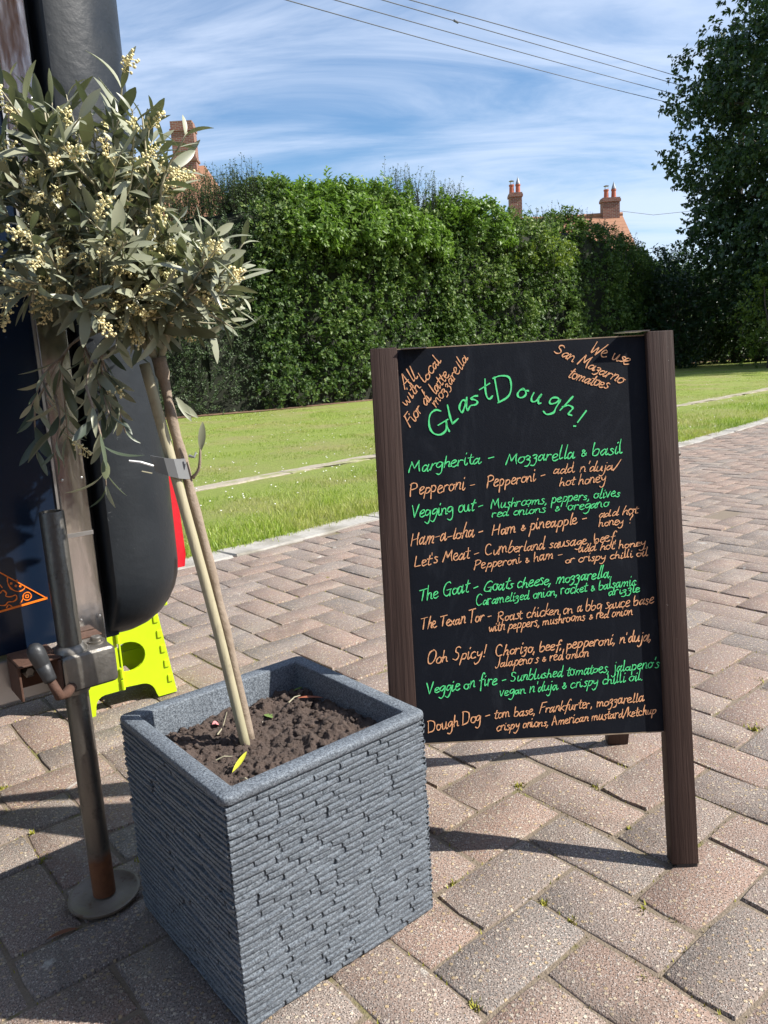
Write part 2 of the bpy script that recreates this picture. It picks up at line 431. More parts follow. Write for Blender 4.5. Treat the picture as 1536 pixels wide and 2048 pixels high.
k = M('cane'); c = k.mix(k.noise(9, 4, 0.6, k.pos((6, 6, 0.7))), (0.27, 0.26, 0.15), (0.52, 0.45, 0.32)); c = k.mix(k.rng(k.noise(14, 4, 0.7), 0.58, 0.75, 0, 0.7), c, (0.20, 0.15, 0.11)); k.set(Base_Color=c, Roughness=0.55); k.bump(k.noise(80, 4, 0.6, k.pos((3, 3, 0.4))), 0.0006); MAT['cane'] = k.m
k = M('olive_bark'); c = k.mix(k.noise(45, 5, 0.7), (0.18, 0.125, 0.085), (0.40, 0.33, 0.26)); k.set(Base_Color=c, Roughness=0.8); k.bump(k.noise(110, 5, 0.7), 0.002); MAT['bark'] = k.m
k = M('olive_twig'); c = k.mix(k.noise(30, 3), (0.30, 0.26, 0.18), (0.42, 0.40, 0.27)); k.set(Base_Color=c, Roughness=0.7); MAT['twig'] = k.m
k = M('olive_leaf')
r = k.math('FRACT', k.math('ADD', k.rand(), k.attr('tint')))
uvx = k.attr('mid')
top = k.ramp(r, [(0, (0.040, 0.056, 0.040)), (0.45, (0.075, 0.098, 0.064)), (0.8, (0.130, 0.150, 0.085)), (1, (0.23, 0.24, 0.13))])
und = k.ramp(r, [(0, (0.22, 0.235, 0.16)), (1, (0.38, 0.39, 0.27))])
col = k.mix(k.n('ShaderNodeNewGeometry').outputs['Backfacing'], top, und)
k.set(Base_Color=col, Roughness=0.40); k.b.inputs['Specular IOR Level'].default_value = 0.6
tr = k.n('ShaderNodeBsdfTranslucent'); k.l(k.mix(0.5, col, (0.24, 0.29, 0.08)), tr.inputs[0])
ms = k.n('ShaderNodeMixShader'); ms.inputs[0].default_value = 0.16
k.l(k.b.outputs[0], ms.inputs[1]); k.l(tr.outputs[0], ms.inputs[2]); k.l(ms.outputs[0], k.o.inputs[0])
MAT['olive'] = k.m
k = M('olive_bud'); k.set(Base_Color=k.mix(k.rand(), (0.72, 0.66, 0.34), (0.86, 0.74, 0.40)), Roughness=0.55); k.b.inputs['Subsurface Weight'].default_value = 0.0; MAT['bud'] = k.m
k = M('brick_wall')
bt = k.n('ShaderNodeTexBrick'); bt.inputs['Scale'].default_value = 1.0
bt.inputs['Brick Width'].default_value = 0.225; bt.inputs['Row Height'].default_value = 0.075; bt.inputs['Mortar Size'].default_value = 0.010
bt.inputs['Color1'].default_value = (0.22, 0.070, 0.050, 1); bt.inputs['Color2'].default_value = (0.30, 0.115, 0.075, 1); bt.inputs['Mortar'].default_value = (0.36, 0.30, 0.25, 1)
sx = k.n('ShaderNodeSeparateXYZ'); k.l(k.n('ShaderNodeTexCoord').outputs['Object'], sx.inputs[0])
cb = k.n('ShaderNodeCombineXYZ'); k.l(k.math('ADD', sx.outputs[0], sx.outputs[1]), cb.inputs[0]); k.l(sx.outputs[2], cb.inputs[1]); k.l(cb.outputs[0], bt.inputs['Vector'])
k.set(Base_Color=k.mix(k.rng(k.noise(3, 4), 0.4, 0.7, 0, 0.35), bt.outputs[0], (0.12, 0.08, 0.065)), Roughness=0.9); k.bump(bt.outputs['Fac'], -0.01)
MAT['brick'] = k.m
k = M('clay_tile'); k.set(Base_Color=k.mix(k.noise(5, 5, 0.7), (0.27, 0.115, 0.065), (0.44, 0.235, 0.135)), Roughness=0.85); MAT['tile'] = k.m
k = M('clay_pot'); k.set(Base_Color=k.mix(k.noise(9, 3), (0.38, 0.10, 0.06), (0.50, 0.16, 0.09)), Roughness=0.8); MAT['pot'] = k.m
k = M('lead_metal'); k.set(Base_Color=(0.25, 0.26, 0.28), Roughness=0.5, Metallic=0.6); MAT['lead'] = k.m
k = M('tree_bark'); k.set(Base_Color=k.mix(k.noise(9, 5, 0.7), (0.045, 0.035, 0.028), (0.12, 0.10, 0.08)), Roughness=0.9); k.bump(k.noise(12, 5), 0.03); MAT['treebark'] = k.m
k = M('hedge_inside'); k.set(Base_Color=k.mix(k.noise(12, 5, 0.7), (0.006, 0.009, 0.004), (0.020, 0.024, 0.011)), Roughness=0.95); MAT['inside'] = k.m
k = M('cable_black'); k.set(Base_Color=(0.10, 0.11, 0.14), Roughness=0.6); MAT['cable'] = k.m
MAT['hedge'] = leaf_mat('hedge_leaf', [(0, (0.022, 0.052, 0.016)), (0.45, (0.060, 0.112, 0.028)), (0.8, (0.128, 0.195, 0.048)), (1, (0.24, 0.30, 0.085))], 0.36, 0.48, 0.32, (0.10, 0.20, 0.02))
MAT['yew'] = leaf_mat('fine_hedge_leaf', [(0, (0.028, 0.050, 0.020)), (0.6, (0.058, 0.092, 0.036)), (1, (0.12, 0.165, 0.065))], 0.25, 0.5, 0.4, (0.10, 0.17, 0.04))
MAT['elder'] = leaf_mat('elder_leaf', [(0, (0.062, 0.120, 0.020)), (0.5, (0.118, 0.200, 0.036)), (1, (0.22, 0.32, 0.065))], 0.36, 0.45, 0.4, (0.20, 0.38, 0.03))
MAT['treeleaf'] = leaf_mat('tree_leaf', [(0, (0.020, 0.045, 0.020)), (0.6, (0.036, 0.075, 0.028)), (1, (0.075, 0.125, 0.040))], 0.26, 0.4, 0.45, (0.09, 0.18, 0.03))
MAT['lime_leaf'] = leaf_mat('bright_shrub_leaf', [(0, (0.06, 0.11, 0.02)), (0.5, (0.11, 0.17, 0.03)), (1, (0.22, 0.28, 0.05))], 0.4, 0.45, 0.4, (0.3, 0.4, 0.04))
k = M('white_plastic'); k.set(Base_Color=(0.62, 0.63, 0.64), Roughness=0.3); MAT['white'] = k.m
def flat(name, col, rough=0.7):
    k = M(name); k.set(Base_Color=k.mix(k.noise(120, 3), tuple(x * 0.8 for x in col), col), Roughness=rough); return k.m
# ------------------------------------------------------------------ ground, pavement, kerb
def interp(path, x):
    return np.interp(x, [p[0] for p in path], [p[1] for p in path])
KI = [(-6.0, -1.35), (-0.64, 3.30), (-0.07, 3.87), (2.45, 6.21), (3.85, 7.67), (6.5, 10.9), (12, 18.5), (30, 46)]     # inner edge of the kerb
bm = bmesh.new()
vs = [bm.verts.new(p) for p in ((-300, -300, -0.035), (300, -300, -0.035), (300, 300, -0.035), (-300, 300, -0.035))]
bm.faces.new(vs)
tag(obj('ground', bm, MAT['lawn']), 'rough green ground stretching away beyond the lawn', kind='structure')
# lawn sheet: starts behind the kerb
xs = np.array([-14, -8, -4, -2, -1, -0.5, 0, 1, 2, 3, 4, 5, 7, 9, 12, 16, 22, 30.])
V = []; F = []
rows = 14
for i, x in enumerate(xs):
    y0 = interp(KI, x) + 0.10 * 1.3
    for j in range(rows):
        t = j / (rows - 1)
        y = y0 + (70 - y0) * t ** 2.2
        V.append((x, y, -0.012 + 0.035 * min(1, t * 8) + 0.008 * math.sin(x * 0.8 + y * 0.5) * min(1, t * 4)))
for i in range(len(xs) - 1):
    for j in range(rows - 1):
        a = i * rows + j; F.append((a, a + rows, a + rows + 1, a + 1))
tag(obj('lawn', mesh_np('lawn', V, F, smooth_=True), MAT['lawn']), kind='structure')
# pavement bed and pavers
pav = empty('pavement'); tag(pav, 'block paving of worn brown and grey pavers in a herringbone pattern', kind='structure')
bed = []; bx = np.linspace(-6, 30, 60)
V = []; F = []
for i, x in enumerate(bx):
    V.append((x, -6, -0.0034)); V.append((x, interp(KI, x) + 0.06, -0.0034))
for i in range(len(bx) - 1): F.append((2 * i, 2 * i + 2, 2 * i + 3, 2 * i + 1))
obj('joint_bed', mesh_np('joint_bed', V, F), MAT['sand'], pav)
UN, TH, OX, OY = 0.104, 0.682865, 0.18744, 1.02543
bdir = np.array([math.cos(TH), math.sin(TH)]); adir = np.array([math.sin(TH), -math.cos(TH)])
def paver_vf(seed, joint=0.0048):
    r = np.random.default_rng(seed)
    L, W = UN * 2 - joint, UN - joint
    base = [(-.5, -.5), (-.17, -.5), (.17, -.5), (.5, -.5), (.5, 0), (.5, .5), (.17, .5), (-.17, .5), (-.5, .5), (-.5, 0)]
    V = []
    n = len(base)
    jit = r.normal(0, 0.0009, (n, 2)); ch = r.random(n) * 0.0022 + 0.0012
    zt = r.normal(0, 0.0006, n)
    if r.random() < 0.6: ch[r.integers(n)] += 0.005
    for lvl in range(3):
        for i, (x, y) in enumerate(base):
            inset = ch[i] if lvl == 2 else 0
            corner = abs(x) == .5 and abs(y) == .5
            ci = 0.0022 if corner else 0
            px = x * L - np.sign(x) * (inset + ci if abs(x) == .5 else 0) + jit[i, 0]
            py = y * W - np.sign(y) * (inset + ci if abs(y) == .5 else 0) + jit[i, 1]
            V.append((px, py, (-0.014, -0.0016 - ch[i] * 0.3, zt[i])[lvl]))
    F4 = []
    for l in range(2):
        for i in range(n):
            a = l * n + i; b = l * n + (i + 1) % n
            F4.append((a, b, b + n, a + n))
    V = np.array(V)
    # top: centre fan as quads
    c = len(V); V = np.vstack([V, [[0, 0, r.normal(0, 0.0005)]]])
    for i in range(0, n, 2): F4.append((2 * n + i, 2 * n + (i + 1) % n, 2 * n + (i + 2) % n, c))
    return V, np.array(F4)
variants = [paver_vf(s) for s in range(10)]
vmesh = []
for i, (v, f) in enumerate(variants):
    me = mesh_np('paver', v, f, smooth_=True); me.materials.append(MAT['paver']); me.set_sharp_from_angle(angle=R(50)); vmesh.append(me)
cells = []
for a in range(-90, 130):
    for b in range(-40, 40):
        for (u0, v0, uc, vc, rot) in ((0, 0, 0.5, 1.0, TH - math.pi / 2), (-2, 0, -1.0, 0.5, TH)):
            u = uc + a + 4 * b; v = vc - a
            p = np.array([OX, OY]) + UN * (u * bdir + v * adir)
            cells.append((p[0], p[1], rot))
cells = np.array(cells)
CAMA = np.array([0, 0, 0.7911]); A_r = np.array(cr); A_u = np.array(cu); A_w = np.array(cw)
def project(P):
    d = P - CAMA; z = d @ A_w
    return 768 + 1551.16 * (d @ A_r) / z, 1024 - 1551.16 * (d @ A_u) / z, z
ky = interp(KI, cells[:, 0])
ok = (cells[:, 1] < ky + 0.03) & (cells[:, 1] > -0.6) & (cells[:, 1] < 14) & (cells[:, 0] > -3.0) & (cells[:, 0] < 9)
cells = cells[ok]
# the pavers in view that show largest become objects, the rest one mesh
P3 = np.c_[cells[:, :2], np.zeros(len(cells))]
d3 = P3 - CAMA
zc_ = d3 @ A_w; xc_ = (d3 @ A_r) / np.maximum(zc_, 1e-3); yc_ = (d3 @ A_u) / np.maximum(zc_, 1e-3)
inview = (zc_ > 0.2) & (abs(xc_) < 0.56) & (abs(yc_) < 0.74)
key = np.where(inview, np.linalg.norm(d3, axis=1), 1e6 + np.linalg.norm(d3, axis=1))
order = np.argsort(key)
for q, i in enumerate(order[:290]):
    o = bpy.data.objects.new('paver', vmesh[int(rng.integers(10))]); C.objects.link(o); o.parent = pav
    o.location = (cells[i, 0] + rng.normal(0, .0007), cells[i, 1] + rng.normal(0, .0007), rng.normal(0, 0.0009))
    o.rotation_euler = (rng.normal(0, 0.004), rng.normal(0, 0.004), cells[i, 2] + rng.normal(0, 0.004) + (math.pi if rng.random() < .5 else 0))
VV = []; FF = []; TT = []; off = 0
for i in order[290:]:
    v, f = variants[int(rng.integers(10))]
    a = cells[i, 2] + rng.normal(0, 0.004) + (math.pi if rng.random() < .5 else 0); ca, sa = math.cos(a), math.sin(a)
    tx, ty = rng.normal(0, 0.004, 2)
    X = np.c_[v[:, 0] * ca - v[:, 1] * sa + cells[i, 0], v[:, 0] * sa + v[:, 1] * ca + cells[i, 1], v[:, 2] + v[:, 0] * tx + v[:, 1] * ty + rng.normal(0, .0009)]
    VV.append(X); FF.append(f + off); TT.append(np.full(len(f), rng.random())); off += len(v)
me = mesh_np('far_pavers', np.vstack(VV), np.vstack(FF), {'tint': np.concatenate(TT)}, True); me.set_sharp_from_angle(angle=R(50))
tag(obj('far_pavers', me, MAT['paver'], pav), kind='stuff')
# kerb stones
def strip_pts(path, x0, x1, n):
    xs = np.linspace(x0, x1, n); return np.c_[xs, interp(path, xs)]
kerb = empty('kerb'); tag(kerb, 'flush pale concrete kerb between the block paving and the grass', kind='structure')
def kerb_run(parent, path, x0, seglen, count, width, z0, z1, name, wob=0.004):
    x = x0
    for i in range(count):
        a = np.array([x, interp(path, x)])
        x2 = x + seglen * 0.72
        b = np.array([x2, interp(path, x2)]); d = b - a; L = np.linalg.norm(d); d /= L; n = np.array([-d[1], d[0]])
        bm = bmesh.new()
        box(bm, 0.004, L - 0.004, 0, width, z0, z1, 0.006, 1)
        bmesh.ops.subdivide_edges(bm, edges=[e for e in bm.edges if e.calc_length() > L * 0.8], cuts=5)
        for v in bm.verts:
            v.co.y += random.gauss(0, wob); v.co.z += random.gauss(0, 0.0012)
        o = obj(name, bm, MAT['kerb' if parent is kerb else 'edging'], parent, (a[0], a[1], random.gauss(0, .0015)), (0, 0, math.atan2(d[1], d[0]) + random.gauss(0, .004)))
        x = x2
kerb_run(kerb, KI, -2.6, 0.9, 15, 0.17, -0.05, 0.006, 'kerb_stone')
LE = [(-3, 3.1), (-1.15, 5.15), (-0.09, 6.36), (1.9, 8.2), (3.89, 10.0), (6.3, 12.5), (9.5, 16.5)]
edg = empty('lawn_edging'); tag(edg, 'old half buried concrete edging line crossing the grass', kind='structure')
kerb_run(edg, LE, -1.35, 0.95, 15, 0.15, -0.05, 0.038, 'edging_stone', 0.010)

# ------------------------------------------------------------------ grass
def blades(name, n, xy_fn, hmin, hmax, wid, parent=None, dens=None):
    P = xy_fn(n)
    n = len(P)
    z = 0.0 + np.zeros(n)
    h = rng.uniform(hmin, hmax, n) * (0.55 + 0.9 * vnoise(np.c_[P, np.zeros(n)], 2.2, 2))
    if dens: h = h * np.clip((interp(dens, P[:, 0]) - P[:, 1]) / 0.55, 0.22, 1)
    a = rng.uniform(0, 2 * math.pi, n); wv = wid * rng.uniform(0.6, 1.3, n)
    lean = rng.uniform(0.1, 0.8, n) * h; la = rng.uniform(0, 2 * math.pi, n)
    base = np.c_[P, z]
    s = np.c_[np.cos(a), np.sin(a), np.zeros(n)] * wv[:, None] / 2
    mid = base + np.c_[np.cos(la) * lean * .35, np.sin(la) * lean * .35, h * .6]
    tip = base + np.c_[np.cos(la) * lean, np.sin(la) * lean, h]
    V = np.stack([base - s, base + s, mid + s * .7, tip, mid - s * .7], 1).reshape(-1, 3)
    i = np.arange(n) * 5
    F = np.vstack([np.c_[i, i + 1, i + 2, i + 4]])
    F3 = np.c_[i + 4, i + 2, i + 3, i + 3]
    me = bpy.data.meshes.new(name)
    lv = np.empty(n * 7, np.int32); q = lv.reshape(n, 7)
    q[:, :4] = F; q[:, 4:] = F3[:, :3]
    me.vertices.add(len(V)); me.vertices.foreach_set('co', V.astype(np.float32).ravel())
    me.loops.add(len(lv)); me.loops.foreach_set('vertex_index', lv)
    ls = (np.arange(n)[:, None] * 7 + np.array([0, 4])).astype(np.int32).ravel()
    me.polygons.add(len(ls)); me.polygons.foreach_set('loop_start', ls)
    t = np.clip(rng.normal(0.45, 0.2, n) + (vnoise(np.c_[P, np.ones(n)], 1.1, 3) - .5) * .7, 0, 1)
    at = me.attributes.new('tint', 'FLOAT', 'FACE'); at.data.foreach_set('value', np.repeat(t, 2).astype(np.float32))
    me.update(calc_edges=True)
    return obj(name, me, MAT['grass'])
def wedge(ymin, ymax, lo, hi, power=1.0):
    def fn(n):
        y = ymin + (ymax - ymin) * rng.random(n) ** power
        x = y * rng.uniform(-0.42, 0.60, n)
        P = np.c_[x, y]
        k1 = interp(lo, x) + 0.205 if lo else -1
        k2 = interp(hi, x) + 0.02 if hi else 1e3
        return P[(y > k1) & (y < k2)]
    return fn
g1 = blades('verge_grass', 230000, wedge(3.2, 13, KI, LE), 0.028, 0.062, 0.0045, dens=LE)
tag(g1, 'long bright green grass in the verge between the kerb and the old edging', 'grass', kind='stuff')
LE2 = [(x, y + 0.05) for x, y in LE]
g2 = blades('lawn_grass', 420000, wedge(5, 30, LE2, None, 1.35), 0.018, 0.040, 0.0075)
tag(g2, 'mown yellow green lawn grass in front of the hedge', 'grass', kind='stuff')
# grass creeping over the kerb edge
def kerb_edge(n):
    x = rng.uniform(-1.2, 7, n); o_ = rng.gamma(1.5, 0.02, n)
    return np.c_[x, interp(KI, x) + 0.235 - o_]
tag(blades('kerb_tufts', 9000, kerb_edge, 0.010, 0.035, 0.004), 'short straggling grass blades creeping over the back of the kerb', 'grass', kind='stuff')
# daisies and clover heads
n = 1500
P = wedge(4.2, 20, KI, None, 1.2)(n * 2)[:n]
P = P[vnoise(np.c_[P, np.full(len(P), 3.)], 1.0, 2) > 0.52]
n = len(P)
c0 = np.c_[P, rng.uniform(0.022, 0.045, n)]
r_ = 0.006
ang = np.arange(6) * math.pi / 3
V = (c0[:, None, :] + np.stack([np.cos(ang) * r_, np.sin(ang) * r_, np.zeros(6)], 1)[None]).reshape(-1, 3)
top_ = c0 + [0, 0, 0.005]
V = np.vstack([V, top_])
F = []
i6 = np.arange(n) * 6
F = np.vstack([np.c_[i6 + k_, i6 + (k_ + 1) % 6, n * 6 + np.arange(n)] for k_ in range(6)])
tag(obj('daisies', mesh_np('daisies', V, F), MAT['petal']), 'tiny white daisies and clover heads scattered over the grass', 'flowers', kind='stuff')

# ------------------------------------------------------------------ foliage
def leaves_mesh(name, Cn, dirs, nrm, L, Wd, tint, mat, parent=None):
    """kite leaves folded along the midrib: 2 quads would be 4 tris, here 4 verts + fold"""
    n = len(Cn)
    dirs = unit(dirs); side = unit(np.cross(dirs, nrm)); nn = np.cross(side, dirs)
    L = np.asarray(L)[:, None]; Wd = np.asarray(Wd)[:, None]
    b = Cn; tip = Cn + dirs * L - nn * L * 0.12
    l = Cn + dirs * L * 0.45 + side * Wd * .5 + nn * Wd * .14
    r = Cn + dirs * L * 0.45 - side * Wd * .5 + nn * Wd * .14
    V = np.stack([b, r, tip, l], 1).reshape(-1, 3)
    i = np.arange(n) * 4
    F = np.vstack([np.c_[i, i + 1, i + 2], np.c_[i, i + 2, i + 3]])
    me = mesh_np(name, V, F, {'tint': np.concatenate([tint, tint])})
    o = obj(name, me, mat, parent); o['kind'] = 'stuff'
    return o
def sprigs(P, G, nper, slen, L, W, up=0.5, spread=0.9, tintc=0.45, tvar=0.18, sag=0.0):
    """leaves set along short shoots that start at P and grow along G"""
    n = len(P)
    G = unit(G)
    t = rng.random((n, nper)) ** 0.8
    sl = np.asarray(slen)[:, None] if hasattr(slen, '__len__') else slen
    c = P[:, None] + G[:, None] * (t * sl)[..., None] + rng.normal(0, 0.012, (n, nper, 3))
    rd = unit(rng.normal(0, 1, (n, nper, 3)))
    rd = rd - (rd * G[:, None]).sum(-1, keepdims=True) * G[:, None]
    d = unit(unit(rd) * spread + G[:, None] * 0.55 + np.array([0, 0, -sag]))
    nr = unit(rng.normal(0, 0.45, (n, nper, 3)) + np.array([0, 0, up]) + G[:, None] * 0.5)
    Ln = L * rng.uniform(0.55, 1.25, (n, nper)); Wn = W * rng.uniform(0.7, 1.2, (n, nper))
    tn = np.clip(np.asarray(tintc if hasattr(tintc, '__len__') else np.full(n, tintc))[:, None] + rng.normal(0, tvar, (n, nper)) + t * 0.15, 0, 1)
    return c.reshape(-1, 3), d.reshape(-1, 3), nr.reshape(-1, 3), Ln.ravel(), Wn.ravel(), tn.ravel()
def cat(*ls): return [np.concatenate(x) for x in zip(*ls)]

HP = np.array([(-11, 8.6), (-6.5, 12.0), (-3.63, 14.31), (-1.89, 15.3), (-0.16, 16.84), (2.4, 19.1), (5.0, 21.4), (7.4, 24.0), (9.2, 27.0), (11.0, 31), (14.5, 35.5), (22, 39), (36, 41)])
seg = np.linalg.norm(np.diff(HP, axis=0), axis=1); cum = np.r_[0, np.cumsum(seg)]; HL = cum[-1]
def hpt(s):
    return np.c_[np.interp(s, cum, HP[:, 0]), np.interp(s, cum, HP[:, 1])]
def hnorm(s):
    d = hpt(s + .3) - hpt(s - .3); d = unit(d); return np.c_[d[:, 1], -d[:, 0]]     # towards the camera side
s_at = lambda x: np.interp(x, HP[:, 0], cum)
TOPX = [(-11, 3.5), (-3.6, 3.75), (-2.4, 3.95), (-1.6, 4.25), (0.2, 4.42), (1.5, 4.2), (3.2, 4.18), (4.5, 4.20), (6, 4.42), (7.2, 4.36), (9, 4.1), (10.8, 4.0), (14, 4.0), (36, 4.5)]
def htop(x): return np.interp(x, [a for a, b in TOPX], [b for a, b in TOPX])
def hedge_surface(n, s0, s1, topfrac=0.30):
    """points on front face + rounded top, with outward directions; lumpy"""
    s = rng.uniform(s0, s1, n); p = hpt(s); nn = hnorm(s); H = htop(p[:, 0])
    q = rng.random(n)
    front = q > topfrac
    z = np.where(front, rng.random(n) ** 0.9 * (H - 0.15) + 0.05, H)
    dep = np.where(front, 0, rng.random(n) * 1.5)
    rnd = np.clip((z - (H - 0.5)) / 0.5, 0, 1)
    off = -0.35 * rnd ** 2 - dep
    lump = vnoise(np.c_[s, z, dep], 1.1, 3) - 0.5
    low = 0.10 * np.exp(-((z - 0.0) / 0.3) ** 2)
    off = off + lump * 0.95 - low * 1.0
    zz = z + np.where(front, 0, (lump) * 0.7 - 0.10 * dep) 
    P = np.c_[p + nn * off[:, None], zz]
    G = np.c_[nn * np.where(front, 1.0, 0.25)[:, None], np.where(front, 0.35 + 1.2 * rnd, 1.6)]
    return P, G, s, lump, z / H
def core(parent, s0, s1, inset=0.30, name='shade_core'):  # solid near-black sheet added inside the hedge to block light between leaves
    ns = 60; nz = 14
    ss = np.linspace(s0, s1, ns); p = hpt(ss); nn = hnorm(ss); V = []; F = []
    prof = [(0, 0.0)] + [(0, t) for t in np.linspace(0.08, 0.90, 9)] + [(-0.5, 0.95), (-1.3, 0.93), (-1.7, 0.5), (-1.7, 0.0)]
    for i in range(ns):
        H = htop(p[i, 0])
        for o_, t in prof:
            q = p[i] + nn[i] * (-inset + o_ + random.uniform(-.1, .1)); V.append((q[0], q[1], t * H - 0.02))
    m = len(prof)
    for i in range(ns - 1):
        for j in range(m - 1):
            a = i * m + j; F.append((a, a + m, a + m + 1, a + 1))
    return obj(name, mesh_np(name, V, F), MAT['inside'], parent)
# main hedge, split by the plants it is made of
h1 = empty('clipped_hedge', (HP[3][0], HP[3][1], 0)); 
def local(parent, o): o.matrix_parent_inverse = Matrix.Translation(-parent.location); return o
def hedge_section(parent, s0, s1, dens, L, W, mat, tc, nper=9, slen=0.22, topfrac=0.28, name='leaves'):
    n = int((s1 - s0) * 5.4 * dens)
    P, G, s, lump, zf = hedge_surface(n, s0, s1, topfrac)
    # two layers: outer shoots and inner fill
    P = P - unit(G) * rng.uniform(0, 0.28, n)[:, None]
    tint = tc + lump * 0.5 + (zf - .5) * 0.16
    G = unit(unit(G) + rng.normal(0, 0.45, (n, 3)) + [0, 0, .15])
    a = sprigs(P, G, nper, slen, L, W, tintc=tint)
    return local(parent, leaves_mesh(name, *a, mat, parent))
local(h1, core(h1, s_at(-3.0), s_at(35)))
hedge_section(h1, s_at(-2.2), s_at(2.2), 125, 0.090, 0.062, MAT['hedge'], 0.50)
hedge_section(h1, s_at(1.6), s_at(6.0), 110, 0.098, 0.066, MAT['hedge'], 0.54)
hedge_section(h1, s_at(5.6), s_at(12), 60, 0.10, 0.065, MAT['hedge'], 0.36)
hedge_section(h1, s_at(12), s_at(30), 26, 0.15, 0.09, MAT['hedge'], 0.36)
tag(h1, 'tall clipped green hedge running along the far side of the lawn behind the chalkboard', 'hedge')
h2 = empty('fine_leaved_hedge', (HP[2][0], HP[2][1], 0))
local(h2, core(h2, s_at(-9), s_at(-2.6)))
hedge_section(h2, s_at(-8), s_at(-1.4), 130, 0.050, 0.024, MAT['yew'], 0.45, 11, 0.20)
tag(h2, 'darker fine leaved end of the hedge between the olive tree and the lawn', 'hedge')
# elder growing over the top
def top_shoots(parent, x0, x1, n, L, W, mat, hmin, hmax, nper, tint, name='leaves', zoff=0.0, spread=0.9, back=1.0, jitter=0.25):
    x = rng.uniform(x0, x1, n); s = s_at(x) if False else np.interp(x, HP[:, 0], cum)
    p = hpt(s) - hnorm(s) * rng.uniform(0, back, n)[:, None]
    z = htop(x) + zoff + rng.uniform(-.35, .05, n)
    P = np.c_[p, z]; G = np.c_[rng.normal(0, jitter, n), rng.normal(0, jitter, n), np.ones(n)]
    a = sprigs(P, G, nper, rng.uniform(hmin, hmax, n), L, W, tintc=tint, spread=spread)
    # thin stems
    Gu = unit(G); E_ = P + Gu * hmax * .8; sd_ = np.array([0.004, 0, 0])
    return local(parent, leaves_mesh(name, *a, mat, parent)), P, Gu
e1 = empty('elder_shrub', (0, 17.6, 0))
top_shoots(e1, -1.5, 1.1, 400, 0.13, 0.055, MAT['elder'], 0.25, 0.60, 24, 0.5, zoff=-.22, back=1.4, jitter=0.5)
def blob_shoots(parent, c, rad, n, L, W, mat, nper, slen, tint, front=True, name='leaves'):
    front = front and not (c[2] < 2.3 and rad[2] > 1.4)
    d = unit(rng.normal(0, 1, (n, 3)))
    if front: d[:, 2] = np.abs(d[:, 2]) * 1.0 - 0.25; d = unit(d)
    P = np.array(c) + d * np.array(rad) * (1 if front else rng.uniform(.45, 1.0, n)[:, None]) * (0.72 + 0.38 * vnoise(d * 2 + np.array(c), 1.5, 2))[:, None]
    a = sprigs(P, d + rng.normal(0, .3, (n, 3)) + [0, 0, .2], nper, slen, L, W, tintc=np.full(n, tint))
    return local(parent, leaves_mesh(name, *a, mat, parent))
for (cx, cy, cz, r0) in ((-1.25, 16.2, 3.25, .7), (-0.5, 16.85, 3.40, .8), (0.45, 17.7, 3.40, .7), (1.1, 18.3, 3.25, .55)):
    blob_shoots(e1, (cx, cy, cz), (r0, r0, r0 * .9), 240, 0.12, 0.055, MAT['elder'], 20, 0.28, 0.5)
bm = bmesh.new()
for x, y in ((-0.7, 17.0), (0.1, 17.6), (0.8, 18.1)):
    tube(bm, [(x, y + .4, 0), (x + .1, y + .3, 1.8), (x - .1, y, 3.6)], [.06, .05, .02], 6)
local(e1, obj('stems', bm, MAT['treebark'], e1))
tag(e1, 'bright green elder shrub bulging over the top of the hedge at its highest point', 'shrub')
e2 = empty('bramble_shoots', (2.5, 19.6, 0))
top_shoots(e2, 1.8, 2.8, 220, 0.10, 0.07, MAT['elder'], 0.25, 0.6, 16, 0.45, zoff=-.12, back=.9, jitter=0.35)
blob_shoots(e2, (2.75, 19.7, 3.62), (.6, .6, .70), 220, 0.10, 0.07, MAT['elder'], 16, 0.25, 0.4)
blob_shoots(e2, (4.2, 20.8, 3.15), (1.0, .6, .55), 150, 0.10, 0.07, MAT['lime_leaf'], 10, 0.25, 0.4)
tag(e2, 'light green leafy shrub at the hedge top in front of the left chimney', 'shrub')
# fine airy sprays against the sky
def sprays(name, label, x0, x1, n, zoff, hmin, hmax, mat, L=0.035, W=0.02, nper=14, lean=0.18):
    root = empty(name, (float(x0), float(np.interp(x0, HP[:, 0], HP[:, 1])), 0))
    x = rng.uniform(x0, x1, n); s = np.interp(x, HP[:, 0], cum)
    p = hpt(s) - hnorm(s) * rng.uniform(0.1, 0.9, n)[:, None]
    P = np.c_[p, htop(x) + zoff + rng.uniform(-.4, -.1, n)]
    G = np.c_[rng.normal(0, lean, n), rng.normal(0, lean, n), np.ones(n)]
    Hh = rng.uniform(hmin, hmax, n)
    a = sprigs(P, G, nper, Hh, L, W, tintc=0.7, spread=0.8)
    local(root, leaves_mesh('leaves', *a, mat, root))
    Gu = unit(G); T = P + Gu * Hh[:, None]; sx = np.array([0.005, -0.003, 0])
    V = np.stack([P - sx, P + sx, T + sx * .3, T - sx * .3], 1).reshape(-1, 3); i = np.arange(n) * 4
    o = local(root, obj('twigs', mesh_np('twigs', V, np.c_[i, i + 1, i + 2, i + 3]), MAT['treebark'], root)); o['kind'] = 'stuff'
    tag(root, label, 'shrub')
sprays('hawthorn_sprays', 'thin airy grey green sprays rising from the hedge top right beside the olive tree', -3.6, -1.9, 420, 0.10, 0.3, 0.75, MAT['yew'], 0.042, 0.022, 18)
sprays('hawthorn_sprays', 'thin airy sprays rising above the hedge between the elder and the left chimney', 0.8, 2.6, 260, 0.15, 0.3, 0.85, MAT['yew'], 0.045, 0.024, 16, 0.25)
sprays('hawthorn_sprays', 'sparse thin twigs standing up in front of the right chimney', 4.4, 6.6, 90, 0.10, 0.25, 0.6, MAT['yew'], 0.045, 0.026, 12, 0.3)
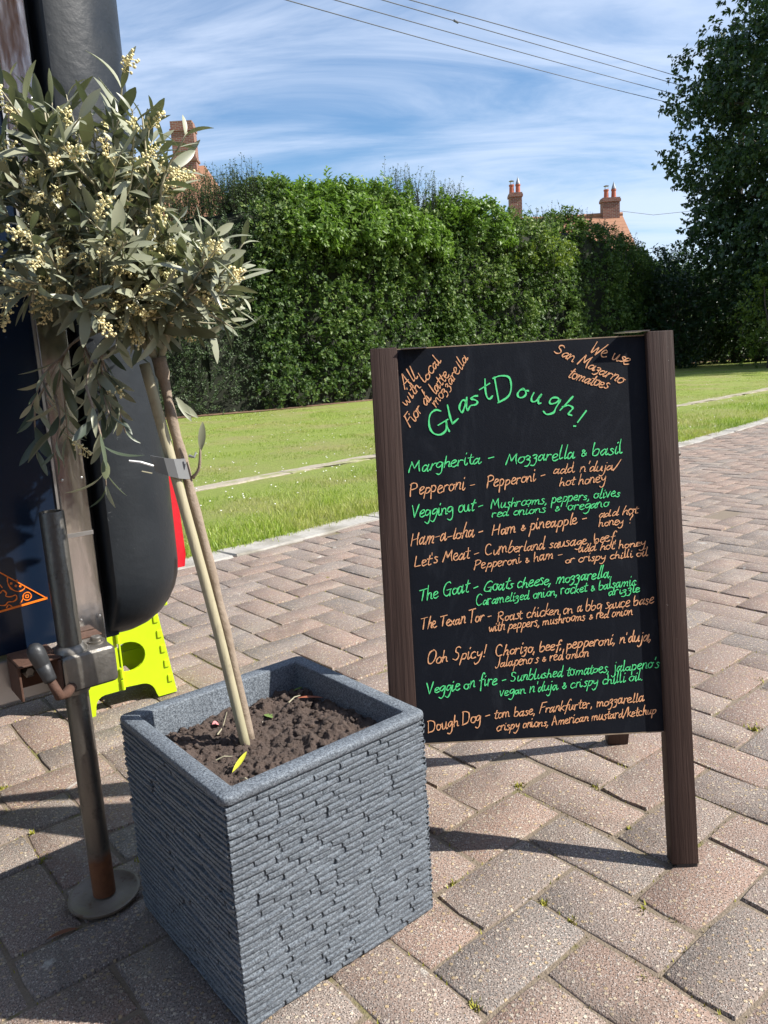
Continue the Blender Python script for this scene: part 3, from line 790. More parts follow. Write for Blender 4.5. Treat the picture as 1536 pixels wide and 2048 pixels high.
sprays('hawthorn_sprays', 'sparse twigs on the low sloping hedge end left of the big tree', 7.2, 10.0, 160, 0.05, 0.2, 0.5, MAT['yew'], 0.05, 0.03, 12, 0.3)
# dry litter strip at the hedge foot
V = []; F = []
ss = np.linspace(0, HL, 40); p = hpt(ss); nn = hnorm(ss)
for i in range(40):
    a = p[i] + nn[i] * (0.18 + 0.22 * random.random()); b = p[i] - nn[i] * 1.8
    V += [(a[0], a[1], 0.034), (b[0], b[1], 0.034)]
for i in range(39): F.append((2 * i, 2 * i + 2, 2 * i + 3, 2 * i + 1))
tag(obj('soil_strip', mesh_np('soil_strip', V, F), MAT['litter']), 'strip of dry reddish leaf litter along the foot of the hedge', kind='structure')

# ---- trees
def limb(bm, a, b, r0, r1, seg=7, wob=0.06, n=5):
    a = Vector(a); b = Vector(b); L = (b - a).length
    pts = [a.lerp(b, i / (n - 1)) + Vector((random.gauss(0, wob * L / 3), random.gauss(0, wob * L / 3), 0)) * (0 if i in (0, n - 1) else 1) for i in range(n)]
    tube(bm, pts, [r0 + (r1 - r0) * i / (n - 1) for i in range(n)], seg, cap=False)
    return pts
def big_tree(name, label, base, crownc, rad, nclump, leaves_per, L, W, mat, trunk_r, clump_r=0.55, lowcut=-1.0, thin=None, tint=.45):
    root = empty(name, base)
    bm = bmesh.new()
    bx_, by_, _ = base
    top = Vector(crownc) + Vector((0, 0, rad[2] * .3))
    pts = limb(bm, (bx_, by_, -0.1), top, trunk_r, trunk_r * .3, 10, .03, 6)
    local(root, obj('trunk', bm, MAT['treebark'], root))
    d = unit(rng.normal(0, 1, (nclump, 3)))
    rr = rng.uniform(0.35, 1.0, nclump) ** 0.5
    rr = rr * (0.80 + 0.42 * vnoise(d * 1.6 + 5, 1.5, 2))
    Cc = np.array(crownc) + d * np.array(rad) * rr[:, None]
    if thin is not None: Cc = Cc[thin(Cc)]
    m = len(Cc)
    bm = bmesh.new()
    for i in rng.choice(m, min(m, 70), replace=False):
        t = random.uniform(0.25, 0.9); st = Vector(base).lerp(top, t)
        limb(bm, st, Cc[i], 0.07 * trunk_r / .3, 0.012, 5, .08, 4)
    local(root, obj('limbs', bm, MAT['treebark'], root))
    nsp = max(1, leaves_per // 10)
    ci = np.repeat(np.arange(m), nsp)
    dd = unit(rng.normal(0, 1, (len(ci), 3)))
    cr_ = clump_r * rng.uniform(0.6, 1.25, m)[ci]
    P = Cc[ci] + dd * (cr_ * rng.random(len(ci)) ** 0.4)[:, None] * np.array([1, 1, .75])
    G = unit(dd + unit(Cc - np.array(crownc))[ci] * 0.7 + [0, 0, -0.15])
    tn = tint + rng.normal(0, .12, m)[ci]
    a = sprigs(P, G, 10, 0.28, L, W, tintc=tn, sag=0.35)
    local(root, leaves_mesh('crown', *a, mat, root))
    tag(root, label, 'tree')
    return root
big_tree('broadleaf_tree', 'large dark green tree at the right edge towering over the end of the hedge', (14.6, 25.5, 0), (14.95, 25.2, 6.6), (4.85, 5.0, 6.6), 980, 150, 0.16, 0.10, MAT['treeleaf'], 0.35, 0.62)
big_tree('broadleaf_tree', 'second dark tree added out of view to shade the right end of the lawn', (21, 22.5, 0), (21, 22.5, 7.5), (5, 5, 6.0), 300, 90, 0.30, 0.20, MAT['treeleaf'], 0.35, 0.9)  # unseen tree added past the right edge to shade the far corner
# dark thicket under the trees at the end of the lawn
def bush(name, label, c, rad, n, L, W, mat, nper=10, tint=0.35, stems=5, catg='bush'):
    root = empty(name, (c[0], c[1], 0))
    blob_shoots(root, c, rad, n, L, W, mat, nper, 0.3, tint)
    bm = bmesh.new()
    for i in range(stems):
        limb(bm, (c[0] + random.uniform(-.4, .4), c[1] + random.uniform(-.3, .3), -0.05), (c[0] + random.uniform(-1, 1) * rad[0] * .6, c[1], c[2] + rad[2] * random.uniform(0, .6)), 0.05, 0.015, 5)
    local(root, obj('stems', bm, MAT['treebark'], root))
    tag(root, label, catg)
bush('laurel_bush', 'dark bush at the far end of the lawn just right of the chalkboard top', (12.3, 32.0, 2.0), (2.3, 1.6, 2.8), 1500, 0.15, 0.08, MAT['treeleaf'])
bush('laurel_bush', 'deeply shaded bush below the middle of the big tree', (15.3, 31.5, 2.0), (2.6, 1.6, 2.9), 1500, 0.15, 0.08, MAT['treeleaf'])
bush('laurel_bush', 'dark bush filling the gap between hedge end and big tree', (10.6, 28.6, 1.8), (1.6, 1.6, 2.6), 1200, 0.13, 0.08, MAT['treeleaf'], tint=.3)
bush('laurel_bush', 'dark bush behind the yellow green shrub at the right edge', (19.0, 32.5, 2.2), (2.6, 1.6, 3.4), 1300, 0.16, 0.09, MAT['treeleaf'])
bush('golden_shrub', 'yellow green sunlit shrub under the big tree at the right edge', (11.6, 22.8, 1.55), (1.0, .9, 1.7), 330, 0.11, 0.07, MAT['lime_leaf'], 9, 0.4)

# ------------------------------------------------------------------ houses behind the hedge
def chimney(parent, x, y, z0, z1, w_, d_, pots, cone=1):
    bm = bmesh.new(); box(bm, -w_ / 2, w_ / 2, -d_ / 2, d_ / 2, 0, z1 - z0 - 0.22)
    c_ = obj('chimney', bm, MAT['brick'], parent, (x, y, z0))
    bm = bmesh.new(); box(bm, -w_ / 2 - .05, w_ / 2 + .05, -d_ / 2 - .05, d_ / 2 + .05, z1 - z0 - .22, z1 - z0 - .08); box(bm, -w_ / 2 - .02, w_ / 2 + .02, -d_ / 2 - .02, d_ / 2 + .02, z1 - z0 - .08, z1 - z0)
    obj('corbel', bm, MAT['brick'], c_)
    for i, px in enumerate(pots):
        bm = bmesh.new(); lathe(bm, [(.15, 0), (.13, .06), (.115, .36), (.14, .38), (.14, .45), (.10, .45), (.09, .2)], 14)
        obj('chimney_pot', bm, MAT['pot'], c_, (px, 0, z1 - z0))
        bm = bmesh.new()
        if i == cone: lathe(bm, [(.12, .02), (.10, .10), (.012, .36), (.004, .40)], 10)
        else:
            lathe(bm, [(.13, .16), (.15, .18), (.03, .23)], 12)
            for a in (0, 2.1, 4.2): tube(bm, [(.10 * math.cos(a), .10 * math.sin(a), 0), (.10 * math.cos(a), .10 * math.sin(a), .17)], .01, 4)
        obj('cowl', bm, MAT['lead'], c_, (px, 0, z1 - z0 + .45))
    return c_
hs1 = empty('brick_house', (10, 44, 0)); tag(hs1, 'red roofed house with two brick chimneys just visible over the hedge', 'house')
bm = bmesh.new()
x0, x1, ey, rz, ez = -3.0, 3.55, 3.6, 7.92, 4.9
v = [bm.verts.new(p) for p in ((x0, -ey, 0), (x1, -ey, 0), (x1, ey, 0), (x0, ey, 0), (x0, -ey, ez), (x1, -ey, ez), (x1, ey, ez), (x0, ey, ez), (x0, 0, rz - .12), (x1, 0, rz - .12))]
for f in ((0, 1, 5, 4), (2, 3, 7, 6), (1, 2, 6, 9, 5), (3, 0, 4, 8, 7)): bm.faces.new([v[i] for i in f])
obj('wall', bm, MAT['brick'], hs1)
sl = math.atan2(rz - ez, ey)
for sgn in (-1, 1):
    bm = bmesh.new()
    Ls = math.hypot(ey, rz - ez) + .3
    nrow = 16
    for r_i in range(nrow):
        a = r_i * Ls / nrow
        box(bm, x0 - .2, x1 + .2, a, a + Ls / nrow - .01, 0.02 + .0, 0.09, 0)
    for v_ in bm.verts:
        d_ = v_.co.y; hgt = v_.co.z
        v_.co.y = sgn * (d_ * math.cos(sl) + hgt * math.sin(sl)); v_.co.z = rz - d_ * math.sin(sl) + hgt * math.cos(sl) - .08
    o = obj('roof', bm, MAT['tile'], hs1); bm2 = bmesh.new(); bm2.from_mesh(o.data); bmesh.ops.recalc_face_normals(bm2, faces=bm2.faces); bm2.to_mesh(o.data); bm2.free()
me_rt = None
for i in range(16):
    if me_rt is None:
        bm = bmesh.new(); tube(bm, [(0, 0, 0), (.44, 0, 0)], .13, 10)
        o = obj('ridge_tile', bm, MAT['tile'], hs1); me_rt = o.data
    else: o = obj('ridge_tile', me_rt, None, hs1)
    o.location = (x0 + .1 + i * .415, 0, rz + .02 + random.gauss(0, .008))
chimney(hs1, -2.0, 0, 7.2, 9.32, .62, .62, (-.28 + .1, .16), 1)
chimney(hs1, 3.1, 0, 6.9, 8.80, .90, .55, (-.2, .2), 1)
for (wx, wz) in ((-1.5, 3.4), (0.8, 3.4), (-1.5, 1.0), (0.8, 1.0)):
    bm = bmesh.new(); box(bm, wx - .55, wx + .55, -ey - .03, -ey + .02, wz - .6, wz + .6); wn = obj('window', bm, MAT['white'], hs1)
    bm = bmesh.new(); box(bm, wx - .48, wx - .04, -ey - .045, -ey - .032, wz - .52, wz + .52); box(bm, wx + .04, wx + .48, -ey - .045, -ey - .032, wz - .52, wz + .52); obj('pane', bm, MAT['navy'], wn)
hs2 = empty('brick_house', (-8.0, 37, 0)); tag(hs2, 'house at the left whose red brick gable chimney shows behind the olive leaves', 'house')
bm = bmesh.new()
v = [bm.verts.new(p) for p in ((-7, -3.5, 0), (1.2, -3.5, 0), (1.2, 3.5, 0), (-7, 3.5, 0), (-7, -3.5, 6), (2.8, -3.5, 6.4), (2.8, 3.5, 6.4), (-7, 3.5, 6), (-3.5, 0, 9.6), (0.9, 0, 9.75))]
for f in ((0, 1, 5, 4), (2, 3, 7, 6), (1, 2, 6, 5), (3, 0, 4, 7)): bm.faces.new([v[i] for i in f])
obj('wall', bm, MAT['brick'], hs2)
bm = bmesh.new()
v = [bm.verts.new(p) for p in ((-7.2, -3.8, 5.9), (2.95, -3.8, 6.3), (2.95, 3.8, 6.3), (-7.2, 3.8, 5.9), (-3.5, 0, 9.9), (0.9, 0, 9.9), (-7.2, -3.8, 5.7), (2.95, -3.8, 6.1), (2.95, 3.8, 6.1), (-7.2, 3.8, 5.7))]
for f in ((0, 1, 5, 4), (2, 3, 4, 5), (1, 2, 5), (3, 0, 4), (6, 7, 1, 0), (7, 8, 2, 1), (8, 9, 3, 2), (9, 6, 0, 3)): bm.faces.new([v[i] for i in f])
obj('roof', bm, MAT['tile'], hs2)
bm = bmesh.new()
box(bm, -.5, .5, -.3, .3, 0, 2.3); box(bm, -.55, .55, -.35, .35, .75, .85); box(bm, -.54, .54, -.34, .34, 2.0, 2.1); box(bm, -.5, .46, -.3, .3, 2.3, 2.42)
obj('chimney', bm, MAT['brick'], hs2, (0.10, 0, 9.3))
# ------------------------------------------------------------------ overhead wires
D2 = np.array([10, 12.]); D2 /= np.linalg.norm(D2)
wl = ['lowest', 'second lowest', 'second highest', 'highest']
for i, ((px, py), (c2, c1, c0_)) in enumerate(zip(((-1.2, 14.0), (-0.9, 13.75), (-0.6, 13.5), (-0.3, 13.25)), ((0.000653, 0.10118, 6.7138), (0.000276, 0.11393, 6.7248), (0.000121, 0.12276, 6.7276), (-0.0004, 0.1393, 6.622)))):
    bm = bmesh.new()
    tube(bm, [(px + D2[0] * s, py + D2[1] * s, c2 * s * s + c1 * s + c0_) for s in np.linspace(-14, 23.5, 26)], 0.0095, 5)
    o = obj('overhead_wire', bm, MAT['cable'])
    tag(o, '%s of the four overhead wires crossing the sky' % wl[i], 'wire', 'overhead wires')
    if i == 2:
        bm = bmesh.new(); s = 3.95; tube(bm, [(px + D2[0] * (s - .05), py + D2[1] * (s - .05), c1 * s + c0_), (px + D2[0] * (s + .09), py + D2[1] * (s + .09), c1 * s + c0_)], .022, 6)
        obj('wire_spacer', bm, MAT['cable'], o)
up = empty('utility_pole', (14.7, 32.2, 0)); bm = bmesh.new(); tube(bm, [(0, 0, -.2), (0, 0, 10.3)], [.15, .11], 10); obj('post', bm, MAT['treebark'], up)
bm = bmesh.new(); box(bm, -.9, .9, -.05, .05, 9.35, 9.47); obj('crossarm', bm, MAT['treebark'], up); tag(up, 'wooden pole hidden in the big tree that carries the overhead wires', 'utility pole')
bm = bmesh.new(); tube(bm, [(13.5, 44, 8.15), (15.8, 45, 7.98), (22, 46, 8.4)], .012, 4); tag(obj('telephone_wire', bm, MAT['cable']), 'single thin wire running right from the far chimney to the big tree', 'wire')

# ------------------------------------------------------------------ planter
PC = Vector((-0.1795, 1.028, 0)); PA = 0.6868; HS = 0.158; PH = 0.3135
pl = empty('planter', PC, PA)
tag(pl, 'square slate grey planter with thin layered stone texture holding the olive tree', 'planter')
def rsq(hs, r, n=5):
    pts = []
    for cx, cy, a0 in ((1, 1, 0), (-1, 1, 90), (-1, -1, 180), (1, -1, 270)):
        for i in range(n):
            a = R(a0 + 90 * i / (n - 1)); pts.append((cx * (hs - r) + r * math.cos(a), cy * (hs - r) + r * math.sin(a)))
    return pts
bm = bmesh.new(); rings = []
for d, z, r in ((0.0065, .3015, .008), (0.001, .3035, .010), (0, .3050, .011), (0, .3105, .011), (.0006, .3124, .011), (.0020, .3137, .010), (.0215, .3137, .005), (.0228, .3129, .004), (.0236, .3105, .003), (.0262, .22, .006)):
    rings.append([bm.verts.new((x, y, z)) for x, y in rsq(HS - d, r)])
for a, b in zip(rings[:-1], rings[1:]):
    n = len(a)
    for i in range(n): bm.faces.new((a[i], a[(i + 1) % n], b[(i + 1) % n], b[i]))
smooth(obj('rim', bm, MAT['planter'], pl))
bm = bmesh.new(); rings = []
for d, z in ((.010, 0.001), (.0062, .01), (.0048, .303)):
    rings.append([bm.verts.new((x, y, z)) for x, y in rsq(HS - d, .008)])
for a, b in zip(rings[:-1], rings[1:]):
    n = len(a)
    for i in range(n): bm.faces.new((a[i], a[(i + 1) % n], b[(i + 1) % n], b[i]))
bm.faces.new(rings[0][::-1])
obj('shell', bm, MAT['planter'], pl)
# thin stone ledges: rows of uneven strips, each a piece of its own on the two faces in view
def ledge_vf(L, h, p, r):
    n = max(2, int(L / 0.019)) if L < .05 else max(3, min(6, int(L / 0.024)))
    prof = [(-.004, 0.04), (p * .70, .14), (p, .42), (p * .90, .80), (-.004, 0.99)]
    V = []; m = len(prof)
    for i in range(n + 1):
        x = L * i / n; g = r.normal(0, .00055); e = -.0011 if i in (0, n) else 0; dz = r.normal(0, .00040)
        for j, (d, t) in enumerate(prof):
            V.append((x + (r.normal(0, .0005) if 0 < i < n else 0), -(d + (g + e if 0 < j < m - 1 else 0)), t * h + dz))
    F = []
    for i in range(n):
        for j in range(m - 1):
            a = i * m + j; F.append((a, a + m, a + m + 1, a + 1))
    F4 = [(0, 1, 2, 3), ] + [(n * m + 3, n * m + 2, n * m + 1, n * m)]
    F += F4
    return np.array(V), np.array(F)
lr = np.random.default_rng(11)
NEARF = 0
for face in range(4):
    rot = face * math.pi / 2        # face 0: -Y local (right hand lit face)  face 3: -X local
    acc = []; off = 0
    z = 0.004
    while z < 0.3020:
        h = lr.uniform(.0072, .0094)
        if z + h > 0.3035: h = 0.3035 - z
        if h < .003: break
        x = -HS + .0035; xe = HS - .0035
        cuts = [x]
        while True:
            st = lr.uniform(.026, .085) if face != 3 else lr.uniform(.085, .20)
            if cuts[-1] + st > xe - .020: break
            cuts.append(cuts[-1] + st)
        cuts.append(xe)
        for a, b in zip(cuts[:-1], cuts[1:]):
            V, F = ledge_vf(b - a - .0024, h - .0007, lr.uniform(.0012, .0034), lr)
            V[:, 0] += a; V[:, 1] -= HS - .0034; V[:, 2] += z
            # ease the ends round the planter's corner
            if face in (0, 3):
                me = mesh_np('ledge', V - [a, -HS, z], F, smooth_=True)
                M4 = Matrix.Rotation(-rot if face == 3 else rot, 4, 'Z') @ Matrix.Translation((a, -HS, z))
                if face == 3: M4 = Matrix.Rotation(-math.pi / 2, 4, 'Z') @ Matrix.Translation((a, -HS, z))
                me.materials.append(MAT['planter']); me.set_sharp_from_angle(angle=R(55))
                o = bpy.data.objects.new('ledge', me); C.objects.link(o); o.parent = pl; o.matrix_local = M4
            else:
                acc.append((V, F + off)); off += len(V)
        z += h
    if acc:
        me = mesh_np('rear_ledges', np.vstack([a for a, b in acc]), np.vstack([b for a, b in acc]), smooth_=True); me.set_sharp_from_angle(angle=R(55))
        o = obj('rear_ledges', me, MAT['planter'], pl, rot=(0, 0, rot)); o['kind'] = 'stuff'
# compost
so_ = empty('potting_soil', (PC.x, PC.y, .25), PA); tag(so_, 'dark crumbly potting soil filling the grey planter', 'soil')
nG = 190; g = np.linspace(-HS + .0248, HS - .0248, nG); X, Y = np.meshgrid(g, g, indexing='ij')
Pq = np.c_[X.ravel(), Y.ravel(), np.zeros(nG * nG)]
def soil_h(Pq):
    hh = .026 + .014 * (vnoise(Pq, 18, 2) - .5) + .012 * (vnoise(Pq, 60, 2) - .5) + .017 * (vnoise(Pq, 120, 4) - .5)
    hh = hh + 0.006 * (-Pq[:, 1] / HS) * .8
    return hh
hh = soil_h(Pq)
i, j = np.meshgrid(np.arange(nG - 1), np.arange(nG - 1), indexing='ij'); a = (i * nG + j).ravel()
obj('soil_surface', mesh_np('soil_surface', np.c_[Pq[:, :2], hh], np.c_[a, a + nG, a + nG + 1, a + 1], smooth_=True), MAT['soil'], so_)
bm = bmesh.new(); bmesh.ops.create_icosphere(bm, subdivisions=2, radius=1); ico_v = np.array([v.co[:] for v in bm.verts]); ico_f = np.array([[v.index for v in f.verts] for f in bm.faces]); bm.free()
bm = bmesh.new(); bmesh.ops.create_icosphere(bm, subdivisions=1, radius=1); ic1_v = np.array([v.co[:] for v in bm.verts]); ic1_f = np.array([[v.index for v in f.verts] for f in bm.faces]); bm.free()
VV = []; FF = []; off = 0
nc = 1500
cp = rng.uniform(-HS + .028, HS - .028, (nc, 2)); rr = rng.gamma(1.0, .0015, nc) + .0006; rr = np.minimum(rr, .0085)
ch_ = soil_h(np.c_[cp, np.zeros(nc)])
for q in range(nc):
    bv, bf = (ico_v, ico_f) if rr[q] > .005 else (ic1_v, ic1_f)
    dsp = 0.15 + 1.5 * vnoise(bv + q * 3.1, 3.1, 2)
    V = bv * dsp[:, None] * rr[q] * np.array([1, rng.uniform(.7, 1.1), .7]) + [cp[q, 0], cp[q, 1], ch_[q] + rr[q] * .05]
    VV.append(V); FF.append(bf + off); off += len(V)
o = obj('clods', mesh_np('clods', np.vstack(VV), np.vstack(FF), smooth_=False), MAT['soil'], so_); o['kind'] = 'stuff'
SOILZ = lambda x, y: .25 + float(soil_h(np.array([[(x - PC.x) * math.cos(PA) + (y - PC.y) * math.sin(PA), -(x - PC.x) * math.sin(PA) + (y - PC.y) * math.cos(PA), 0]]))[0])

# ------------------------------------------------------------------ leaves lying about
def leaf_vf(L, Wd, curl=.12, fold=.18, n=7):
    prof = [0.05, .46, .82, 1.0, 1.0, .90, .62, 0.10]
    V = []
    for i in range(n + 1):
        t = i / n; zc = -curl * L * t * t
        hw = Wd / 2 * prof[i]
        V += [(L * t, hw, zc + fold * hw), (L * t, 0, zc), (L * t, -hw, zc + fold * hw)]
    F = []
    for i in range(n):
        a = i * 3
        F += [(a, a + 1, a + 4, a + 3), (a + 1, a + 2, a + 5, a + 4)]
    F = [tuple(reversed(f)) for f in F]
    return np.array(V), np.array(F)
def fallen(label, x, y, rz, L, W, col, curl=.1, fold=.3, z=None, ry=0.0, cat='leaf', name='fallen_leaf'):
    v, f = leaf_vf(L, W, curl, fold)
    o = obj(name, mesh_np(name, v, f, smooth_=True), flat(name + '_colour', col, .6))
    zz = (SOILZ(x, y) + .006) if z is None else z
    o.location = (x, y, zz); o.rotation_euler = (0.1, ry, rz); tag(o, label, cat)
fallen('bright yellow pointed leaf lying on the soil just in front of the stake', -.214, .918, R(62), .034, .0075, (.62, .62, .05), -.15, .3, ry=-.25)
fallen('small green leaf on the soil just right of the olive stem', -.187, 1.098, R(125), .024, .012, (.16, .24, .06), .1, .2)
fallen('thin reddish brown dry leaf lying near the back corner of the soil', -.155, 1.150, R(5), .042, .006, (.32, .10, .05), .1, .4)
fallen('crumpled pink petal lying on the soil left of the stem', -.275, 1.082, R(20), .011, .010, (.62, .22, .22), .5, .7, cat='petal', name='petal')
fallen('small dry orange leaf tucked against the near corner of the planter rim', -.219, .878, R(15), .020, .009, (.5, .24, .10), .2, .5)
fallen('long brown dry leaf on the shaded paving at the bottom left', -.52, .985, R(38), .045, .008, (.22, .085, .035), .15, .5, z=.006)
fallen('green sliver of leaf lying on the soil by the far left inner wall', -.165, 1.19, R(48), .026, .005, (.18, .26, .06), .1, .3)
for (x, y, rz, L, lab) in ((-.262, 1.055, 1.2, .030, 'pale upright dry twig standing in the soil left of the stem'), (-.245, .965, .2, .022, 'short straw coloured stem on the soil left of the yellow leaf'), (-.165, 1.13, .9, .026, 'short pale root fragment on the soil behind the stem'), (-.20, .90, -.7, .018, 'tiny reddish twig on the soil near the front corner')):
    bm = bmesh.new(); zz = SOILZ(x, y) + .006
    tube(bm, [(0, 0, 0), (L * .5 * math.cos(rz), L * .5 * math.sin(rz), .004), (L * math.cos(rz), L * math.sin(rz), .002 + (.02 if 'upright' in lab else 0))], [.0012, .001, .0006], 5)
    tag(obj('dry_twig', bm, MAT['twig'], None, (x, y, zz)), lab, 'twig')
# moss and seedlings in the joints
k = M('joint_moss'); k.set(Base_Color=k.mix(k.noise(300, 3), (0.17, 0.17, 0.02), (0.46, 0.44, 0.07)), Roughness=0.9); MAT['moss'] = k.m
moss = [(0.223, 1.332, 1.2), (0.362, 1.315, .8), (0.747, 1.496, 1.6), (0.203, 1.009, 1.), (0.234, 0.971, .8), (0.492, 1.253, .6), (0.384, 1.18, .8), (0.078, 0.833, 1.1), (0.34, 0.985, 1.0), (-0.796, 1.432, .9), (-0.664, 1.267, 1.), (-0.61, 1.184, .9), (0.073, 1.066, .8), (-0.44, 1.165, 1.), (0.872, 1.731, 1.1), (-0.23, 2.867, 1.), (-.02, 1.95, .8), (.55, 1.72, .9), (.30, .86, .8)]
VV = []; FF = []; off = 0
for (x, y, s) in moss:
    for q in range(int(26 * s)):
        a = rng.uniform(0, 6.28); d = abs(rng.normal(0, .0065 * s)); h = rng.uniform(.001, .006) * s; w_ = .0024
        bx0, by0 = x + d * math.cos(a), y + d * math.sin(a); la = rng.uniform(0, 6.28)
        V = [(bx0 - w_ * math.sin(la), by0 + w_ * math.cos(la), -.006), (bx0 + w_ * math.sin(la), by0 - w_ * math.cos(la), -.006), (bx0 + 1.1 * h * math.cos(la), by0 + 1.1 * h * math.sin(la), h * .8)]
        VV += V; FF.append((off, off + 1, off + 2)); off += 3
# crumbs of moss along joints near the camera
for i in order[:200]:
    cx0, cy0, ra = cells[i]
    for q in range(int(rng.integers(0, 16))):
        t = rng.uniform(-1, 1); sd = 1 if rng.random() < .5 else -1
        lx, ly = (t * UN, sd * UN / 2) if rng.random() < .6 else (sd * UN, t * UN / 2)
        bx0 = cx0 + lx * math.cos(ra) - ly * math.sin(ra); by0 = cy0 + lx * math.sin(ra) + ly * math.cos(ra)
        h = rng.uniform(.0, .004); w_ = .0016; la = rng.uniform(0, 6.28)
        VV += [(bx0 - w_ * math.sin(la), by0 + w_ * math.cos(la), -.006), (bx0 + w_ * math.sin(la), by0 - w_ * math.cos(la), -.006), (bx0 + h * math.cos(la), by0 + h * math.sin(la), h)]
        FF.append((off, off + 1, off + 2)); off += 3
tag(obj('joint_moss', mesh_np('joint_moss', VV, FF), MAT['moss']), 'small yellow green moss tufts growing in the joints of the paving', 'moss', kind='stuff')

# ------------------------------------------------------------------ olive tree
ol = empty('olive_tree', (-.209, 1.035, .27)); tag(ol, 'young olive tree with grey green leaves and cream flower buds leaning left in the planter', 'tree')
def cr_spline(pts, n=6):
    pts = [np.array(p, float) for p in pts]; P = [2 * pts[0] - pts[1]] + pts + [2 * pts[-1] - pts[-2]]; out = []
    for i in range(1, len(P) - 2):
        for j in range(n):
            t = j / n
            out.append(.5 * ((2 * P[i]) + (-P[i - 1] + P[i + 1]) * t + (2 * P[i - 1] - 5 * P[i] + 4 * P[i + 1] - P[i + 2]) * t * t + (-P[i - 1] + 3 * P[i] - 3 * P[i + 1] + P[i + 2]) * t ** 3))
    out.append(pts[-1]); return out
bm = bmesh.new()
tp = cr_spline([(-0.2085, 1.033, 0.258), (-0.2262, 1.035, 0.408), (-0.2360, 1.035, 0.482), (-0.2468, 1.035, 0.561), (-0.2582, 1.035, 0.631), (-0.2640, 1.035, 0.673), (-0.2730, 1.035, 0.733), (-0.2775, 1.035, 0.779), (-0.282, 1.035, 0.815)], 5)
tube(bm, tp, [.0068 + .0006 * math.sin(i * 1.1) + (.003 if i > len(tp) - 5 else 0) + (.0014 if i in (26, 27) else 0) for i in range(len(tp))], 12)
smooth(local(ol, obj('trunk', bm, MAT['bark'], ol)))
FK = np.array((-.282, 1.035, .812)); CC = np.array((-.352, 1.03, .955)); RAD = np.array((.118, .150, .182))
TW = []      # twigs: list of point arrays
orr = np.random.default_rng(23)
mains = [(-.306, 1.03, .857), (-.257, 1.03, .867)]
prim = []
for q in range(21):
    a = q * 2.39996 + .5; el = [-.35, .1, .45, .8, 1.2][q % 5] + orr.normal(0, .1)
    d = np.array([math.cos(a) * math.cos(el), math.sin(a) * math.cos(el), math.sin(el)])
    end = CC + d * RAD * orr.uniform(.62, .8)
    m0 = np.array(mains[0 if end[0] < -.29 else 1])
    mid = m0 * .45 + end * .55 + orr.normal(0, .012, 3) + [0, 0, -.01]
    prim.append([FK + [0, 0, -.004], m0, mid, end])
prim.append([(-.306, 1.03, .857), (-.345, 1.0, .850), (-.380, .985, .83), (-.398, .975, .775)])      # low drooping branch on the left
prim.append([(-.306, 1.03, .857), (-.345, 1.03, .862), (-.39, 1.02, .835), (-.43, 1.03, .79)])
prim.append([(-.306, 1.03, .857), (-.322, .99, .850), (-.340, .955, .815), (-.346, .94, .785)])
prim.append([(-.257, 1.03, .867), (-.240, .99, .880), (-.228, .965, .878), (-.215, .95, .885)])
for path in prim:
    pts = cr_spline(path, 6); n = len(pts)
    bm = bmesh.new()
    low = path[3][2] < .86; r0 = .0026 if low else .0050
    tube(bm, pts, [r0 * (1 - .72 * i / (n - 1)) for i in range(n)], 7)
    ntw = 3 if low else 10
    for q in range(ntw):
        t = orr.uniform(.42, 1.0) if q else 1.0
        st = pts[min(n - 1, int(t * (n - 1)))]
        outw = unit((st - CC) / RAD); ax = unit(np.array(pts[-1]) - np.array(pts[-3]))
        d = unit(outw * .7 + ax * .4 + orr.normal(0, .45, 3) + (np.array([-.1, 0, -1.3]) if low else np.array([0, 0, .38])))
        L = orr.uniform(.05, .105) * (1.1 if low else 1)
        e2 = st + d * L + np.array([0, 0, -.012 if low else .006]); md = st + d * L * .5 + orr.normal(0, .004, 3)
        tw = cr_spline([st, md, e2], 4); TW.append((tw, low))
        tube(bm, tw, [.0019 * (1 - .6 * i / (len(tw) - 1)) for i in range(len(tw))], 5)
    smooth(local(ol, obj('branch', bm, MAT['bark'] if low else MAT['twig'], ol)))
# upright leading shoots at the top
for (x, y, z, x2, z2) in ((-.372, .99, 1.02, -.368, 1.10), (-.350, 1.0, 1.03, -.345, 1.09), (-.322, 1.0, 1.02, -.318, 1.10), (-.300, 1.0, 1.03, -.293, 1.095), (-.262, 1.0, 1.02, -.258, 1.095), (-.245, .99, 1.01, -.205, 1.07), (-.41, 1.0, 1.0, -.425, 1.07)):
    tw = cr_spline([(x - .01, y, z - .11), (x, y, z), (x2, y - .01, z2)], 5); TW.append((tw, False))
    bm = bmesh.new(); tube(bm, tw, [.0024 * (1 - .6 * i / (len(tw) - 1)) for i in range(len(tw))], 6)
    smooth(local(ol, obj('branch', bm, MAT['twig'], ol)))
LV = [leaf_vf(1, w_, c_, f_) for w_, c_, f_ in ((.24, .10, .25), (.20, .30, .35), (.28, .05, .2), (.23, -.16, .3), (.19, .45, .4), (.26, .22, .15))]
LM = []
for v, f in LV:
    me = mesh_np('leaf', v, f, smooth_=True); me.materials.append(MAT['olive']); LM.append(me)
leaves = []; nodes = []
